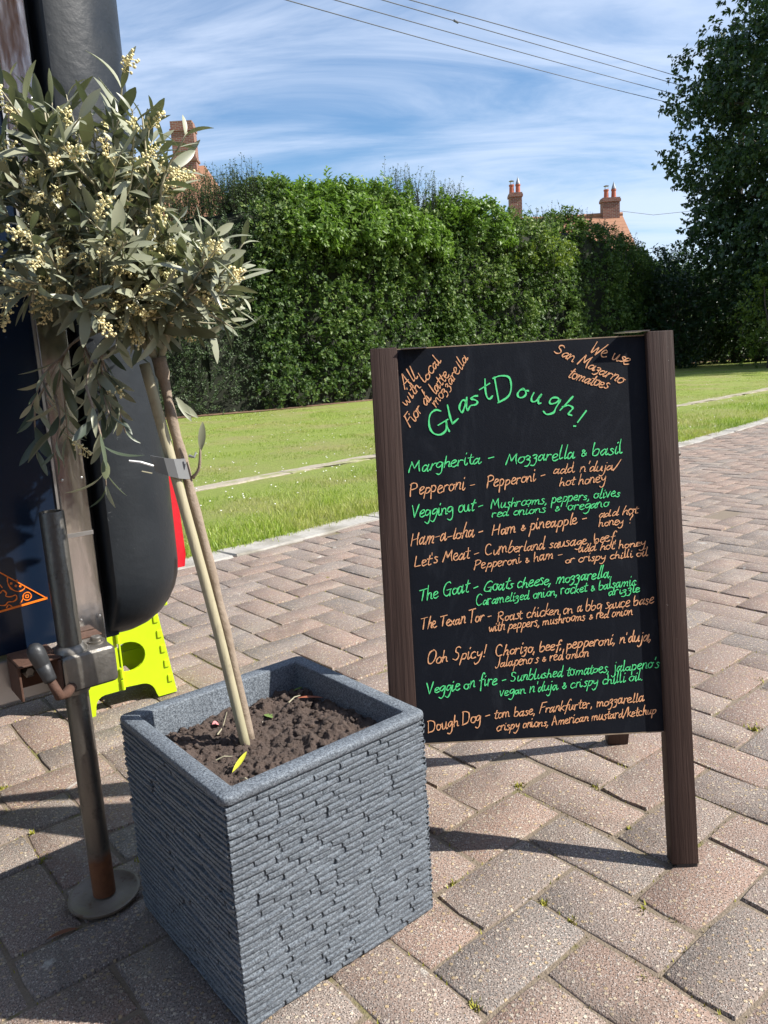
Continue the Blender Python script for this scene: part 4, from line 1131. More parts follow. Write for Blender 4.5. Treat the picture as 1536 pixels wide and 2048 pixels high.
for tw, low in TW:
    pts = np.array(tw); seg_ = np.linalg.norm(np.diff(pts, axis=0), axis=1); cu_ = np.r_[0, np.cumsum(seg_)]; Lt = cu_[-1]
    nn_ = max(3, int(Lt / .0145)); ph = orr.uniform(0, 3)
    for q in range(nn_):
        s_ = Lt * (q + .7) / nn_
        p = np.array([np.interp(s_, cu_, pts[:, c_]) for c_ in range(3)])
        ax = unit(pts[-1] - pts[-3]); ref = unit(np.cross(ax, [0.3, .2, 1])); ref2 = np.cross(ax, ref)
        a = ph + q * math.pi / 2
        last = q == nn_ - 1
        for sgn in (1, -1):
            sd = (ref * math.cos(a) + ref2 * math.sin(a)) * sgn
            d = unit(ax * (1.3 if last else orr.uniform(.45, 1.0)) + sd * orr.uniform(.6, 1.0) + orr.normal(0, .15, 3) + np.array([0, 0, -.35 if low else -.05]))
            nr = unit(np.cross(np.cross(d, ax), d) * -1 * -1 + orr.normal(0, .45, 3) + [0, 0, .5])
            leaves.append((p, d, nr, orr.uniform(.024, .056) * (.75 if last else 1)))
        nodes.append((p, ax, a, low))
leaves = [l for l in leaves if orr.random() < .93]
def leaf_mat4(p, d, nr, L):
    x = unit(d); y = unit(np.cross(nr, x)); z = np.cross(x, y)
    return np.array([[x[0] * L, y[0] * L, z[0] * L, p[0]], [x[1] * L, y[1] * L, z[1] * L, p[1]], [x[2] * L, y[2] * L, z[2] * L, p[2]], [0, 0, 0, 1]])
dist = np.array([np.linalg.norm(l[0] - CAMA) + (5 if l[0][0] < -.47 else 0) for l in leaves]); lo_ = np.argsort(dist)
VV = []; FF = []; TT = []; off = 0
inv = ol.matrix_world
for rank, i in enumerate(lo_):
    p, d, nr, L = leaves[i]; m4 = leaf_mat4(p, d, nr, L); vi = int(orr.integers(6))
    if rank < 290:
        o = bpy.data.objects.new('leaf', LM[vi]); C.objects.link(o); o.parent = ol
        m4[:3, 3] -= np.array(ol.location); o.matrix_local = Matrix(m4.tolist())
    else:
        v, f = LV[vi]; VV.append(v @ m4[:3, :3].T + m4[:3, 3]); FF.append(f + off); off += len(v); TT.append(np.full(len(f), orr.random()))
local(ol, tag(obj('rear_leaves', mesh_np('rear_leaves', np.vstack(VV), np.vstack(FF), {'tint': np.concatenate(TT)}, True), MAT['olive'], ol), kind='stuff'))
# flower bud clusters
bud_m = []
for q in range(5):
    V = []; F = []; off = 0
    def add(v, f):
        global V, F, off
        V.append(v); F.append(f + off); off += len(v)
    Ls = orr.uniform(.026, .040); V = []; F = []; off = 0
    bm = bmesh.new(); tube(bm, [(0, 0, 0), (Ls * .5, 0, .002), (Ls, 0, 0)], [.0007, .0006, .0004], 4)
    buds = [(Ls, 0, 0)]
    for s_ in np.linspace(.25, .92, 7):
        for sg in (0, 1, 2):
            a = orr.uniform(0, 6.28); l_ = orr.uniform(.003, .008); b0 = np.array([Ls * s_, 0, 0]); b1 = b0 + np.array([l_ * .6, l_ * math.cos(a), l_ * math.sin(a)])
            tube(bm, [b0, b1], .0004, 3, cap=False); buds.append(tuple(b1))
    for b in buds:
        r_b = orr.uniform(.0011, .0021)
        bmesh.ops.create_icosphere(bm, subdivisions=1, radius=r_b, matrix=Matrix.Translation(b))
    me = bpy.data.meshes.new('flower_cluster'); bm.to_mesh(me); bm.free(); me.materials.append(MAT['bud']); me.polygons.foreach_set('use_smooth', np.ones(len(me.polygons), bool)); bud_m.append(me)
idx = orr.permutation(len(nodes)); used = 0
for i in idx:
    p, ax, a, low = nodes[i]
    if used >= 290 or (low and orr.random() < .7): continue
    ref = unit(np.cross(ax, [0.3, .2, 1])); ref2 = np.cross(ax, ref); sd = ref * math.cos(a + .8) + ref2 * math.sin(a + .8)
    toc = unit(CAMA - p)
    d = unit(ax * .6 + sd * .9 + toc * .35 + orr.normal(0, .25, 3))
    m4 = leaf_mat4(p, d, unit(orr.normal(0, 1, 3)), orr.uniform(.8, 1.15)); m4[:3, 3] -= np.array(ol.location)
    o = bpy.data.objects.new('flower_cluster', bud_m[int(orr.integers(5))]); C.objects.link(o); o.parent = ol; o.matrix_local = Matrix(m4.tolist()); used += 1
# small side spur on the trunk
bm = bmesh.new(); tube(bm, cr_spline([(-.2535, 1.033, .655), (-.243, 1.03, .668), (-.238, 1.028, .695)], 4), [.003, .0024, .002, .002, .002, .002, .0018, .0016, .0012], 6); smooth(local(ol, obj('side_shoot', bm, MAT['bark'], ol)))
for d_, p_ in (((.5, -.3, -.75), (-.262, 1.02, .765)), ((.7, -.2, -.5), (-.265, 1.02, .76)), ((.2, -.2, .9), (-.238, 1.028, .69))):
    m4 = leaf_mat4(np.array(p_), np.array(d_), np.array((.3, -.8, .4)), .040); m4[:3, 3] -= np.array(ol.location)
    o = bpy.data.objects.new('leaf', LM[0]); C.objects.link(o); o.parent = ol; o.matrix_local = Matrix(m4.tolist())
# stake and clip
bm = bmesh.new(); tube(bm, cr_spline([(-.2125, 1.0185, .255), (-.2385, 1.019, .45), (-.2675, 1.019, .63), (-.2970, 1.02, .808)], 6), .0069, 14)
tag(smooth(obj('garden_stake', bm, MAT['cane'])), 'straight pale wooden cane supporting the olive stem', 'stake')
ti = empty('plant_clip', (-.277, 1.025, .676)); tag(ti, 'clear white plastic clip and tie holding the stem to the cane', 'plant tie')
k = M('clear_plastic'); k.set(Base_Color=(.24, .245, .25), Roughness=.3); k.b.inputs['Transmission Weight'].default_value = .25; MAT['clear'] = k.m
bm = bmesh.new()
sec = [(-.296, 1.010), (-.290, 1.0085), (-.278, 1.007), (-.266, 1.010), (-.259, 1.018), (-.2555, 1.027)]
lo = [bm.verts.new((x, y, .663 - (x + .28) * .35)) for x, y in sec]; hi = [bm.verts.new((x - .004, y, .687 - (x + .28) * .2)) for x, y in sec]
for i in range(5): bm.faces.new((lo[i], lo[i + 1], hi[i + 1], hi[i]))
o = local(ti, obj('band', bm, MAT['clear'], ti)); o.modifiers.new('thickness', 'SOLIDIFY').thickness = .0012
bm = bmesh.new(); tube(bm, [(-.296, 1.005, .677), (-.309, .995, .684), (-.322, .99, .687)], [.0016, .0018, .0016], 6); local(ti, obj('tail', bm, MAT['white'], ti))
bm = bmesh.new(); tube(bm, [(-.252, 1.02, .686), (-.245, 1.018, .684), (-.243, 1.022, .690)], [.0022, .0018, .001], 6); local(ti, obj('barb', bm, MAT['clear'], ti))
bm = bmesh.new(); tube(bm, [(-.297, 1.0, .668), (-.309, .996, .672)], .0008, 5); local(ti, obj('thread', bm, MAT['twig'], ti))

# ------------------------------------------------------------------ chalkboard
BW, BL, LEAN, YAW = 0.4639, 0.8285, 0.17207, -0.01335
cb_ = empty('chalkboard_sign', (0.45465, 1.06766, 0), YAW); tag(cb_, 'wooden framed A-board chalkboard with pizza menu handwritten in green and orange', 'chalkboard')
def stile(name, u0, sgn, rotx, loc=(0, 0, 0), L=BL, dep=.024):
    bm = bmesh.new(); box(bm, u0, u0 + .0414, 0 if sgn > 0 else -dep, dep if sgn > 0 else 0, 0.006, L, .0022, 2)
    for v in bm.verts: v.co.x += random.gauss(0, .0002)
    smooth(obj(name, bm, MAT['wood'], cb_, loc, (rotx, 0, 0)), 40)
    bm = bmesh.new(); box(bm, u0 + .008, u0 + .040, .003 if sgn > 0 else -dep + .003, dep - .003 if sgn > 0 else -.003, 0.0, .006, 0)
    obj('foot_pad', bm, MAT['rubber'], cb_, loc, (rotx, 0, 0))
stile('stile', -.0414, 1, -LEAN); stile('stile', -BW, 1, -LEAN, L=BL - .002)
bm = bmesh.new(); box(bm, -BW + .041, -.0412, .0085, .0170, .212, .8235, .0006, 1); obj('panel', bm, MAT['board'], cb_, rot=(-LEAN, 0, 0))
bm = bmesh.new(); box(bm, -BW + .0415, -.0418, .0083, .0172, .8236, .8252); obj('panel_edge', bm, MAT['ply'], cb_, rot=(-LEAN, 0, 0))
bm = bmesh.new(); box(bm, -BW + .0415, -.0418, .0083, .0172, .2102, .2118); obj('panel_edge', bm, MAT['ply'], cb_, rot=(-LEAN, 0, 0))
RL = R(15.2); RX = .010; RY = .417
stile('rear_leg', -.0414, -1, RL, (RX, RY, 0), .838); stile('rear_leg', -BW, -1, RL, (RX, RY, 0), .838)
bm = bmesh.new(); box(bm, -BW + .041, -.0412, -.017, -.0085, .222, .832); obj('rear_panel', bm, MAT['board'], cb_, (RX, RY, 0), (RL, 0, 0))
bm = bmesh.new(); box(bm, -BW + .041, -.0412, -.017, -.0084, .8322, .834); obj('panel_edge', bm, MAT['ply'], cb_, (RX, RY, 0), (RL, 0, 0))
for u, hz in ((-.075, 0), (-.415, -.006)):
    bm = bmesh.new(); box(bm, u, u + .038, .137, .200, .8165 + hz, .8182 + hz)
    obj('hinge', bm, MAT['alu'], cb_)
bm = bmesh.new(); tube(bm, [(-.0005, .012, .640), (.0035, .012, .640)], .0055, 8); tube(bm, [(.003, .012, .640), (.006, .012, .640)], .003, 8); obj('bolt', bm, MAT['steel'], cb_, rot=(-LEAN, 0, 0))
# --- handwriting: a one line pen alphabet drawn as thin ribbons of paint
GL = {
'a': '9.5|6.6,7.6 4.6,9.4 2.2,7.6 1,4 1.8,.6 3.4,.4 5.4,3 7,7;7.8,10.2 7,4 7.2,.2 8.4,.2 10.2,2.4', 'b': '9|2.5,20 1.5,11 1,1 ;1.2,5 4,9.5 7.5,9 8.3,5 6,.8 3,0 1,1.5', 'c': '8|7.5,8.5 5,10 2,8 1,4 2.5,.6 5,0 8,2',
'd': '9.5|6.6,7.6 4.6,9.4 2.2,7.6 1,4 1.8,.6 3.4,.4 5.4,3 7,7;8.4,20 7.8,13 7.2,6 7.1,1.4 8.2,.1 10,2', 'e': '8|1.2,4.6 5,6 7,8 5.6,10 3,9.6 1.2,6 1.4,2 4,0 8,2', 'f': '7|9,18 7.5,20 5.5,18 4,10 3,0 2,-7;1,9 7.5,10.5',
'g': '9|8,8.5 5,10 2,8 1.2,4.5 3,2 6,4 8.2,9 7.8,0 7,-6 4,-9.5 .5,-7.5', 'h': '9|3,20 2,10 1,0;1.2,4 4,9 6.6,9 7,6 6.8,1 9,.8', 'i': '5.2|2,10 1.7,4 2.2,.4 3.6,.2 5.4,2.4;2.6,14.6 3.3,16.2',
'j': '5|3.5,10 3.2,0 2,-7 -1,-9 -3,-7;3.8,14.5 4.6,15.2', 'k': '8|3,20 2,10 1,0;7,10 4,7 2,5 4.5,3 8,0', 'l': '5|3,20 2.2,11 1.8,3 2.6,.2 5.2,2',
'm': '13|1.5,10 1,0;1.2,4 3.5,9.3 5.6,9.4 6,6 5.7,0;6,4.5 8.5,9.4 10.6,9.2 11,5 10.8,1 12.8,.8', 'n': '9|1.5,10 1,0;1.2,4 4,9.3 6.4,9.3 7,6 6.8,1 9,.8', 'o': '8.5|4.8,10 2,8.5 1,4 3,.4 6,1.2 7.8,5.5 6,9.4 4.4,10 6.5,8.6 9,9',
'p': '9|2.5,10 1.5,0 .6,-9;1.6,5 4,9.5 7.2,9 8,5.5 6,1.2 3.4,.4 1.6,1.6', 'q': '9|8,8.5 5,10 2,8 1.2,4 3,1.4 6,4 8.2,9 7.4,-4 7,-9 9.5,-5', 'r': '7|1.5,10 1.2,5 1,0;1.2,5 2.8,8.6 5,10 7,9', 's': '7|6.6,9 4.2,10.2 2.4,8.4 4.6,5.6 6,3 4,.2 .8,.8',
't': '6|4.4,17 3,8 2.8,2 4.2,.2 6.2,1.4;.4,11 7,12', 'u': '9|1.8,10 1.2,4 2.6,.4 5.4,2 7.8,10;7.8,9 7.2,3 8,.3 9.6,1.4', 'v': '7.5|.6,10 1.8,5 3,.3 5,5 7,10', 'w': '11|.6,10 1.4,3 3,.2 5,7 5.4,7 6.4,1 8,.4 10.4,10',
'x': '8|.8,10 4,5 7.4,0;7.4,10 4,5 .6,0', 'y': '9|1.4,10 2,5 4,3.4 6.6,6 8,10;8,9.5 6.8,-2 4.6,-8 1.5,-9.5 -.5,-7', 'z': '7.5|1,9 3.6,10.4 5.8,9 5.4,6.4 2.6,4.6 5.4,3.6 5.8,-1 3.6,-5.4 .2,-5.4',
'A': '12|.6,0 3,8 6,19 6.6,19 8,10 10,0;2,7 10,7.6', 'B': '11|2,19 1,0;2,19 7,18.5 8,14 3,10 8.5,7 8,2 1,0', 'C': '12|10,17 7,19.6 3,17 1,10 2,3 5.5,0 10.5,2.4', 'D': '13|2.4,19 1,0;1,18.4 6,19 11.5,15 11.6,7 8,1.6 .6,0',
'F': '10|2.2,19 1.4,10 .8,0;1.6,18.6 9.6,19.6;1.4,10 8,11', 'G': '13|11,17 8,19.6 4,18 1.2,11 1.6,4 5,0 9,1.4 11,6;6,8 12.4,8.4;11,8 11,3 10.6,-1', 'H': '13|2.4,19 1,0;11,20 10,10 9.6,0;1.4,9 10.4,11', 'J': '9|8,19 7.4,8 5,.6 2,-1 .4,1.6',
'L': '10|3,19 2,8 1.4,1 1.8,.4 9.4,1.4', 'M': '15|.8,0 2,8 3.6,18;3.6,18 5.4,12 7,6;7,6 9,12 11.8,18.6;11.8,18.6 12,8 13.4,0', 'O': '13|6.6,19 2.6,16.6 1,9 3.6,1.2 8,.6 11.6,7 11,15 7.4,19 6,18.6', 'P': '11|2.6,19 1.6,8 .8,-1;1,17 5,19.6 9.6,17.6 9.4,12.4 5,9.4 2,9.6',
'R': '12|2.4,19 1,0;1,17.4 5.4,19.4 9.4,17 8.6,12.4 3,10;4,10 7,5 11,0', 'S': '11|9.4,17.4 6.6,19.4 3,17.4 3.4,12.6 7.4,9.4 8.4,4.4 5,.4 .8,2', 'T': '11|6,19 5,8 4.4,0;0,18.4 11.4,19.6', 'V': '11|.8,19 2.4,9 4,.4;4,.4 7,9 10.6,19.6', 'W': '16|.8,19 2.4,8 4,.4 7,10 7.6,10 9.4,1 10.4,.6 15,19.6',
'&': '8|7.4,2 5.4,4.6 3,8 4,10.4 5.6,9 4,6.4 1.8,3.4 3,.6 5.4,1 7.6,5', '-': '9|1.4,5.4 7.4,6.4', ',': '4|2.4,1 2,-1 .6,-3.6', '.': '4|1.6,.4 2.4,.8', "'": '4|2.6,20 2,15.5', '!': '6|4.4,20 3,6;2.4,.6 2.8,1.2', '?': '9|1.4,16 4,19.6 7.4,17 6.6,12.6 4.2,9.6 4,6.6;3.6,.6 4,1.2', '/': '8|7.6,21 4,8 .4,-2', ' ': '6|'}
def glyph(ch):
    adv, st = GL[ch].split('|'); ss_ = []
    for s_ in st.split(';'):
        s_ = s_.strip()
        if s_: ss_.append([tuple(float(q) for q in p.split(',')) for p in s_.split()])
    return float(adv), ss_
hr = np.random.default_rng(5)
def ribbon(V, F, pts, wd, y):
    pts = np.array(cr_spline([(*p, 0) for p in pts], 5) if len(pts) > 2 else [(*pts[0], 0), (*pts[1], 0)])[:, :2]
    if len(pts) < 2: return
    t = np.gradient(pts, axis=0); t = unit(t); n = np.c_[-t[:, 1], t[:, 0]]
    wv = wd * (0.5 + .13 * np.sin(np.arange(len(pts)) * .55 + hr.uniform(0, 6)) + hr.normal(0, .05, len(pts))); wv[0] *= .8; wv[-1] *= .7
    pts = pts.copy(); pts[0] -= t[0] * wd * .35; pts[-1] += t[-1] * wd * .35
    b = len(V)
    for p, q, w_ in zip(pts, n, wv):
        V.append((p[0] + q[0] * w_, y, p[1] + q[1] * w_)); V.append((p[0] - q[0] * w_, y, p[1] - q[1] * w_))
    for i in range(len(pts) - 1): F.append((b + 2 * i, b + 2 * i + 2, b + 2 * i + 3, b + 2 * i + 1))
def write(col, s, u0, v0, u1, v1, xh):
    V = []; F = []
    title = col == 'G'
    wd = .0025 if title else (.00128 if xh < .0075 else .00150)
    dx, dy = u1 - u0, v1 - v0; L = math.hypot(dx, dy); ex = np.array([dx, dy]) / L; ey = np.array([-ex[1], ex[0]])
    tot = sum(glyph(c_)[0] for c_ in s); sx = L / tot; sy = xh / 10.0 * (1.0 if title else 1.12)
    slant = .10 if title else .22
    x = 0
    for c_ in s:
        adv, st = glyph(c_)
        jx, jy = hr.normal(0, .3), hr.normal(0, .5); sc = 1 + hr.normal(0, .09); ss2 = slant + hr.normal(0, .07)
        for q in st:
            pts = []
            for (gx, gy) in q:
                gx = gx + hr.normal(0, .22); gy = gy * sc + jy + hr.normal(0, .25)
                P2 = np.array([u0, v0]) + ex * ((x + gx + jx) * sx + gy * sy * ss2) + ey * gy * sy
                pts.append(tuple(P2))
            ribbon(V, F, pts, wd, .0080)
        x += adv
    o = obj('lettering', mesh_np('lettering', V, F), MAT['chalk_orange' if col == 'o' else 'chalk_green'], cb_, rot=(-LEAN, 0, 0))
TEXT = [
('o', 'All', -0.4144, 0.7624, -0.3915, 0.78, 0.0094),
('o', 'with local', -0.4132, 0.7357, -0.3543, 0.802, 0.008),
('o', 'Fior di latte', -0.4092, 0.7025, -0.3434, 0.7796, 0.0081),
('o', 'mozzarella', -0.3672, 0.7311, -0.3128, 0.803, 0.0074),
('o', 'We use', -0.1291, 0.8032, -0.069, 0.7806, 0.0087),
('o', 'San Mazarno', -0.1827, 0.8056, -0.0805, 0.7511, 0.008),
('o', 'tomatoes', -0.1635, 0.7669, -0.1033, 0.7447, 0.008),
('g', 'Margherita -', -0.4147, 0.6336, -0.2825, 0.6438, 0.0087),
('g', 'Mozzarella & basil', -0.266, 0.6375, -0.0841, 0.6455, 0.0087),
('o', 'Pepperoni -', -0.415, 0.5981, -0.3123, 0.6043, 0.0091),
('o', 'Pepperoni -', -0.2965, 0.6034, -0.2041, 0.6118, 0.0087),
('o', "add n'duja/", -0.1929, 0.6196, -0.0904, 0.6196, 0.0067),
('o', 'hot honey', -0.1838, 0.5998, -0.1114, 0.6026, 0.0067),
('g', 'Vegging out -', -0.4145, 0.5633, -0.3006, 0.5705, 0.0088),
('g', 'Mushrooms, peppers, olives', -0.2915, 0.5707, -0.0914, 0.5792, 0.0067),
('g', 'red onions  &  oregano', -0.2905, 0.5575, -0.109, 0.564, 0.0061),
('o', 'Ham-a-loha -', -0.4185, 0.5208, -0.3037, 0.5311, 0.0091),
('o', 'Ham & pineapple -', -0.2919, 0.5301, -0.1431, 0.5416, 0.0081),
('o', 'add hot', -0.1266, 0.5484, -0.0652, 0.5518, 0.0061),
('o', 'honey ?', -0.1266, 0.5339, -0.0734, 0.5371, 0.0061),
('o', "Let's Meat -", -0.4142, 0.4873, -0.3122, 0.4974, 0.0084),
('o', 'Cumberland sausage, beef,', -0.3037, 0.499, -0.0992, 0.5108, 0.0074),
('o', 'Pepperoni & ham -', -0.3217, 0.4786, -0.1844, 0.4891, 0.0068),
('o', 'add hot honey', -0.1606, 0.4962, -0.0551, 0.5007, 0.0056),
('o', 'or crispy chilli oil', -0.1814, 0.4806, -0.0533, 0.4851, 0.0054),
('g', 'The Goat -', -0.4094, 0.4338, -0.3167, 0.4462, 0.009),
('g', 'Goats cheese, mozzarella,', -0.3095, 0.4428, -0.1095, 0.4553, 0.008),
('g', 'Caramelized onion, rocket & balsamic', -0.3223, 0.4217, -0.0738, 0.4407, 0.0067),
('g', 'drizzle', -0.1176, 0.4264, -0.0676, 0.4304, 0.006),
('o', 'The Texan Tor -', -0.4091, 0.3889, -0.2985, 0.3997, 0.008),
('o', 'Roast chicken on a bbq sauce base', -0.2903, 0.3959, -0.0487, 0.4111, 0.0073),
('o', 'with peppers, mushrooms & red onion', -0.3045, 0.3806, -0.081, 0.3954, 0.0063),
('o', 'Ooh Spicy!', -0.4037, 0.3356, -0.3099, 0.3414, 0.0087),
('o', "Chorizo, beef, pepperoni, n'duja,", -0.2955, 0.3426, -0.0542, 0.3539, 0.0077),
('o', "Jalapeno's & red onion", -0.2975, 0.324, -0.1521, 0.334, 0.0067),
('g', 'Veggie on fire -', -0.4053, 0.288, -0.2804, 0.2996, 0.0084),
('g', "Sunblushed tomatoes, jalapeno's", -0.2753, 0.3013, -0.0443, 0.3116, 0.0073),
('g', "vegan n'duja & crispy chilli oil.", -0.2931, 0.2794, -0.0704, 0.2929, 0.007),
('o', 'Dough Dog -', -0.4062, 0.2282, -0.3083, 0.245, 0.0087),
('o', 'tom base, Frankfurter, mozzarella', -0.3033, 0.2447, -0.0711, 0.2595, 0.007),
('o', 'crispy onions, American mustard/ketchup', -0.301, 0.2254, -0.0522, 0.2394, 0.0064),
('G', 'G', -0.3748, 0.6837, -0.3437, 0.6971, 0.0175),
('G', 'L', -0.345, 0.7046, -0.3322, 0.7116, 0.0141),
('G', 'a', -0.3324, 0.7201, -0.3152, 0.7258, 0.0168),
('G', 's', -0.3151, 0.7292, -0.2996, 0.735, 0.0161),
('G', 't', -0.2962, 0.7355, -0.2807, 0.7424, 0.0168),
('G', 'D', -0.2735, 0.7315, -0.2455, 0.7404, 0.0208),
('G', 'o', -0.2438, 0.7399, -0.2272, 0.737, 0.0168),
('G', 'u', -0.2223, 0.7347, -0.2057, 0.7297, 0.0147),
('G', 'g', -0.1975, 0.7259, -0.1794, 0.7198, 0.0161),
('G', 'h', -0.1778, 0.718, -0.1599, 0.7069, 0.0147),
('G', '!', -0.1639, 0.6937, -0.1458, 0.686, 0.0151),
]
for t_ in TEXT: write(*t_)

# ------------------------------------------------------------------ catering trailer (left edge)
K = 0.84; TA = R(38)
OXT, OYT = .383, 1.432
tr_loc = Vector((math.cos(TA) * OXT * K - math.sin(TA) * OYT * K, math.sin(TA) * OXT * K + math.cos(TA) * OYT * K, 0))
tr_ = empty('food_trailer', tr_loc, TA); tag(tr_, 'dark navy catering trailer with rounded grey corner moulding and an orange pizza slice drawing', 'trailer')
def TP(X, Y, z): return ((X - OXT) * K, (Y - OYT) * K, .7911 + (z - .7911) * K)
def tbox(name, X0, X1, Y0, Y1, z0, z1, mat, bev=0.0, parent=None):
    a = TP(X0, Y0, z0); b = TP(X1, Y1, z1); bm = bmesh.new(); box(bm, a[0], b[0], a[1], b[1], a[2], b[2], bev, 2)
    return obj(name, bm, mat, parent or tr_)
tbox('body', -1.3, .54, 1.56, 3.4, .34, 2.6, MAT['void'])
tbox('side_panel', -1.3, .383, 1.432, 1.56, .329, 2.6, MAT['navy'])
tbox('panel_trim', .3815, .3865, 1.4285, 1.45, .329, 2.6, MAT['alu'])
tbox('steel_strip', .387, .437, 1.426, 1.47, .25, 2.6, MAT['mirror'], .0015)
tbox('strip_band', .387, .4372, 1.4245, 1.4262, .515, .522, MAT['alu'])
tbox('recess', .437, .475, 1.47, 1.56, .30, 2.6, MAT['moulding'])
tbox('chassis_rail', -1.3, .335, 1.420, 1.50, .243, .322, MAT['alu'], .003)
def col_path(d, z):
    pts = [(.455, 1.56), (.455, 1.412 + d), (.459, 1.404 + d), (.468, 1.402 + d)]
    for i in range(0, 11):
        a = R(-90 + 9 * i); r_ = .13 - d * .98; pts.append((.496 + r_ * math.cos(a), 1.532 + r_ * math.sin(a)))
    pts += [(.626 - d, 1.70), (.626 - d, 2.1), (.455, 2.1)]
    return [TP(x, y, z) for x, y in pts]
bm = bmesh.new(); rings = []
lv = [(0.13 * (1 - math.cos(R(a))), .425 - .135 * math.sin(R(a))) for a in (84, 72, 60, 48, 36, 24, 12, 0)] + [(0, z) for z in np.linspace(.5, 2.6, 22)]
for d, z in lv: rings.append([bm.verts.new(p) for p in col_path(d, z)])
for a, b in zip(rings[:-1], rings[1:]):
    n = len(a)
    for i in range(n): bm.faces.new((a[i], a[(i + 1) % n], b[(i + 1) % n], b[i]))
bm.faces.new(rings[0][::-1]); bm.faces.new(rings[-1])
smooth(obj('corner_moulding', bm, MAT['moulding'], tr_), 50)
for z_ in (.36, .62, .95, 1.25):
    for x_ in (.395, .429):
        a = TP(x_, 1.4255, z_); bm = bmesh.new(); lathe(bm, [(.0022, 0), (.0022, .0006), (.0010, .0010)], 8); obj('screw', bm, MAT['alu'], tr_, a, (R(90), 0, 0))
for x_ in (.05, .17, .29):
    a = TP(x_, 1.4195, .283); bm = bmesh.new(); lathe(bm, [(.006, 0), (.006, .003), (.0035, .0045)], 6); obj('rail_bolt', bm, MAT['steel'], tr_, a, (R(90), 0, 0))
# rear lamp on the far side of the corner
bm = bmesh.new()
for (z0, z1, xo) in ((.372, .615, .636),):
    a = TP(.60, 1.555, z0); b = TP(xo, 1.72, z1); box(bm, a[0], b[0], a[1], b[1], a[2], b[2], .008, 3)
obj('lamp_housing', bm, MAT['moulding'], tr_)
bm = bmesh.new()
prof = [(.618, .655), (.636, .6535), (.645, .58), (.6495, .50), (.652, .42), (.647, .395), (.618, .395)]
prof = [(x - .004, z - .045 if z > .6 else z) for x, z in prof]
fr = [bm.verts.new(TP(x, 1.515, z)) for x, z in prof]; bk_ = [bm.verts.new(TP(x, 1.60, z)) for x, z in prof]
bm.faces.new(fr); bm.faces.new(bk_[::-1])
for i in range(len(prof)): bm.faces.new((fr[i], bk_[i], bk_[(i + 1) % len(prof)], fr[(i + 1) % len(prof)]))
bmesh.ops.recalc_face_normals(bm, faces=bm.faces)
obj('tail_light', bm, MAT['red'], tr_)
# pizza slice drawing
def tline(V, F, pts, wd):
    q = [( (x - OXT) * K, .7911 + (z - .7911) * K) for x, z in pts]
    ribbon(V, F, q, wd, (1.4305 - OYT) * K)
V = []; F = []
tip = (.3429, .4136); ul = (.2746, .4755); ll = (.2652, .4078)
ux = (.2046, .539); lx = (.1852, .4018)
for i in range(6): pass
tline(V, F, [tip, ux], .0026); tline(V, F, [tip, lx], .0034)
F_tri = len(V); V += [((x - OXT) * K, (1.4305 - OYT) * K, .7911 + (z - .7911) * K) for x, z in (tip, (.3250, .4235), (.3330, .4132))]
lg1 = obj('pizza_drawing', mesh_np('pizza_drawing', V, F + [(F_tri, F_tri + 1, F_tri + 2, F_tri)]) if False else mesh_np('pizza_drawing', V[:F_tri], F), MAT['orange'], tr_)
V = []; F = []
tline(V, F, [(.2848, .4655), (.2838, .4560), (.2865, .4460), (.2935, .4385), (.3010, .4362), (.3080, .4385), (.3110, .4430)], .0017)
for c_, r_ in (((.3115, .4246), .0070), ((.3115, .4246), .0026), ((.289, .453), .0012), ((.296, .447), .0012), ((.303, .445), .0012), ((.2985, .4555), .0010)):
    tline(V, F, [(c_[0] + r_ * math.cos(t_), c_[1] + r_ * math.sin(t_)) for t_ in np.linspace(0, 6.283, 10)], .0015)
tline(V, F, [(.262, .4420), (.2697, .4404), (.2745, .4440), (.2790, .4380), (.2780, .4325), (.2860, .4300), (.2936, .4310), (.2940, .4240), (.2880, .4205), (.2800, .4215), (.2745, .4170), (.2660, .4190)], .0017)
tline(V, F, [(.3060, .4275), (.3030, .4200), (.2990, .4150)], .0016)
tline(V, F, [(.2640, .4600), (.2700, .4560), (.2740, .4490)], .0016)
tline(V, F, [(.2760, .4120), (.2800, .4165), (.2850, .4120)], .0014)
obj('pizza_topping', mesh_np('pizza_topping', V, F), MAT['orange'], tr_)
# unseen building added behind the camera to darken strip and paint reflections
bb = empty('added_reflection_building', (1.6, -2.05, 0), TA); tag(bb, 'long low brick building added unseen behind the camera to reflect dark in the steel strip', 'building')
bm = bmesh.new(); box(bm, -9, 1.6, -5, 0, 0, 3.1); obj('wall', bm, MAT['brick'], bb)
bm = bmesh.new()
v = [bm.verts.new(c_) for c_ in ((-9.3, .35, 3.1), (1.9, .35, 3.1), (1.9, -2.5, 4.6), (-9.3, -2.5, 4.6), (1.9, -5.35, 3.1), (-9.3, -5.35, 3.1), (-9.3, .35, 3.0), (1.9, .35, 3.0), (1.9, -5.35, 3.0), (-9.3, -5.35, 3.0))]
for f in ((0, 1, 2, 3), (3, 2, 4, 5), (1, 4, 2), (0, 3, 5), (6, 7, 1, 0), (9, 8, 7, 6), (8, 9, 5, 4)): bm.faces.new([v[i] for i in f])
obj('roof', bm, MAT['tile'], bb)
for x_ in (-7, -4.2, -1.4):
    bm = bmesh.new(); box(bm, x_ - .6, x_ + .6, .003, .05, .9, 2.1); f_ = obj('window', bm, MAT['white'], bb)
    bm = bmesh.new(); box(bm, x_ - .52, x_ - .04, .052, .06, .98, 2.02); box(bm, x_ + .04, x_ + .52, .052, .06, .98, 2.02); obj('pane', bm, MAT['navy'], f_)
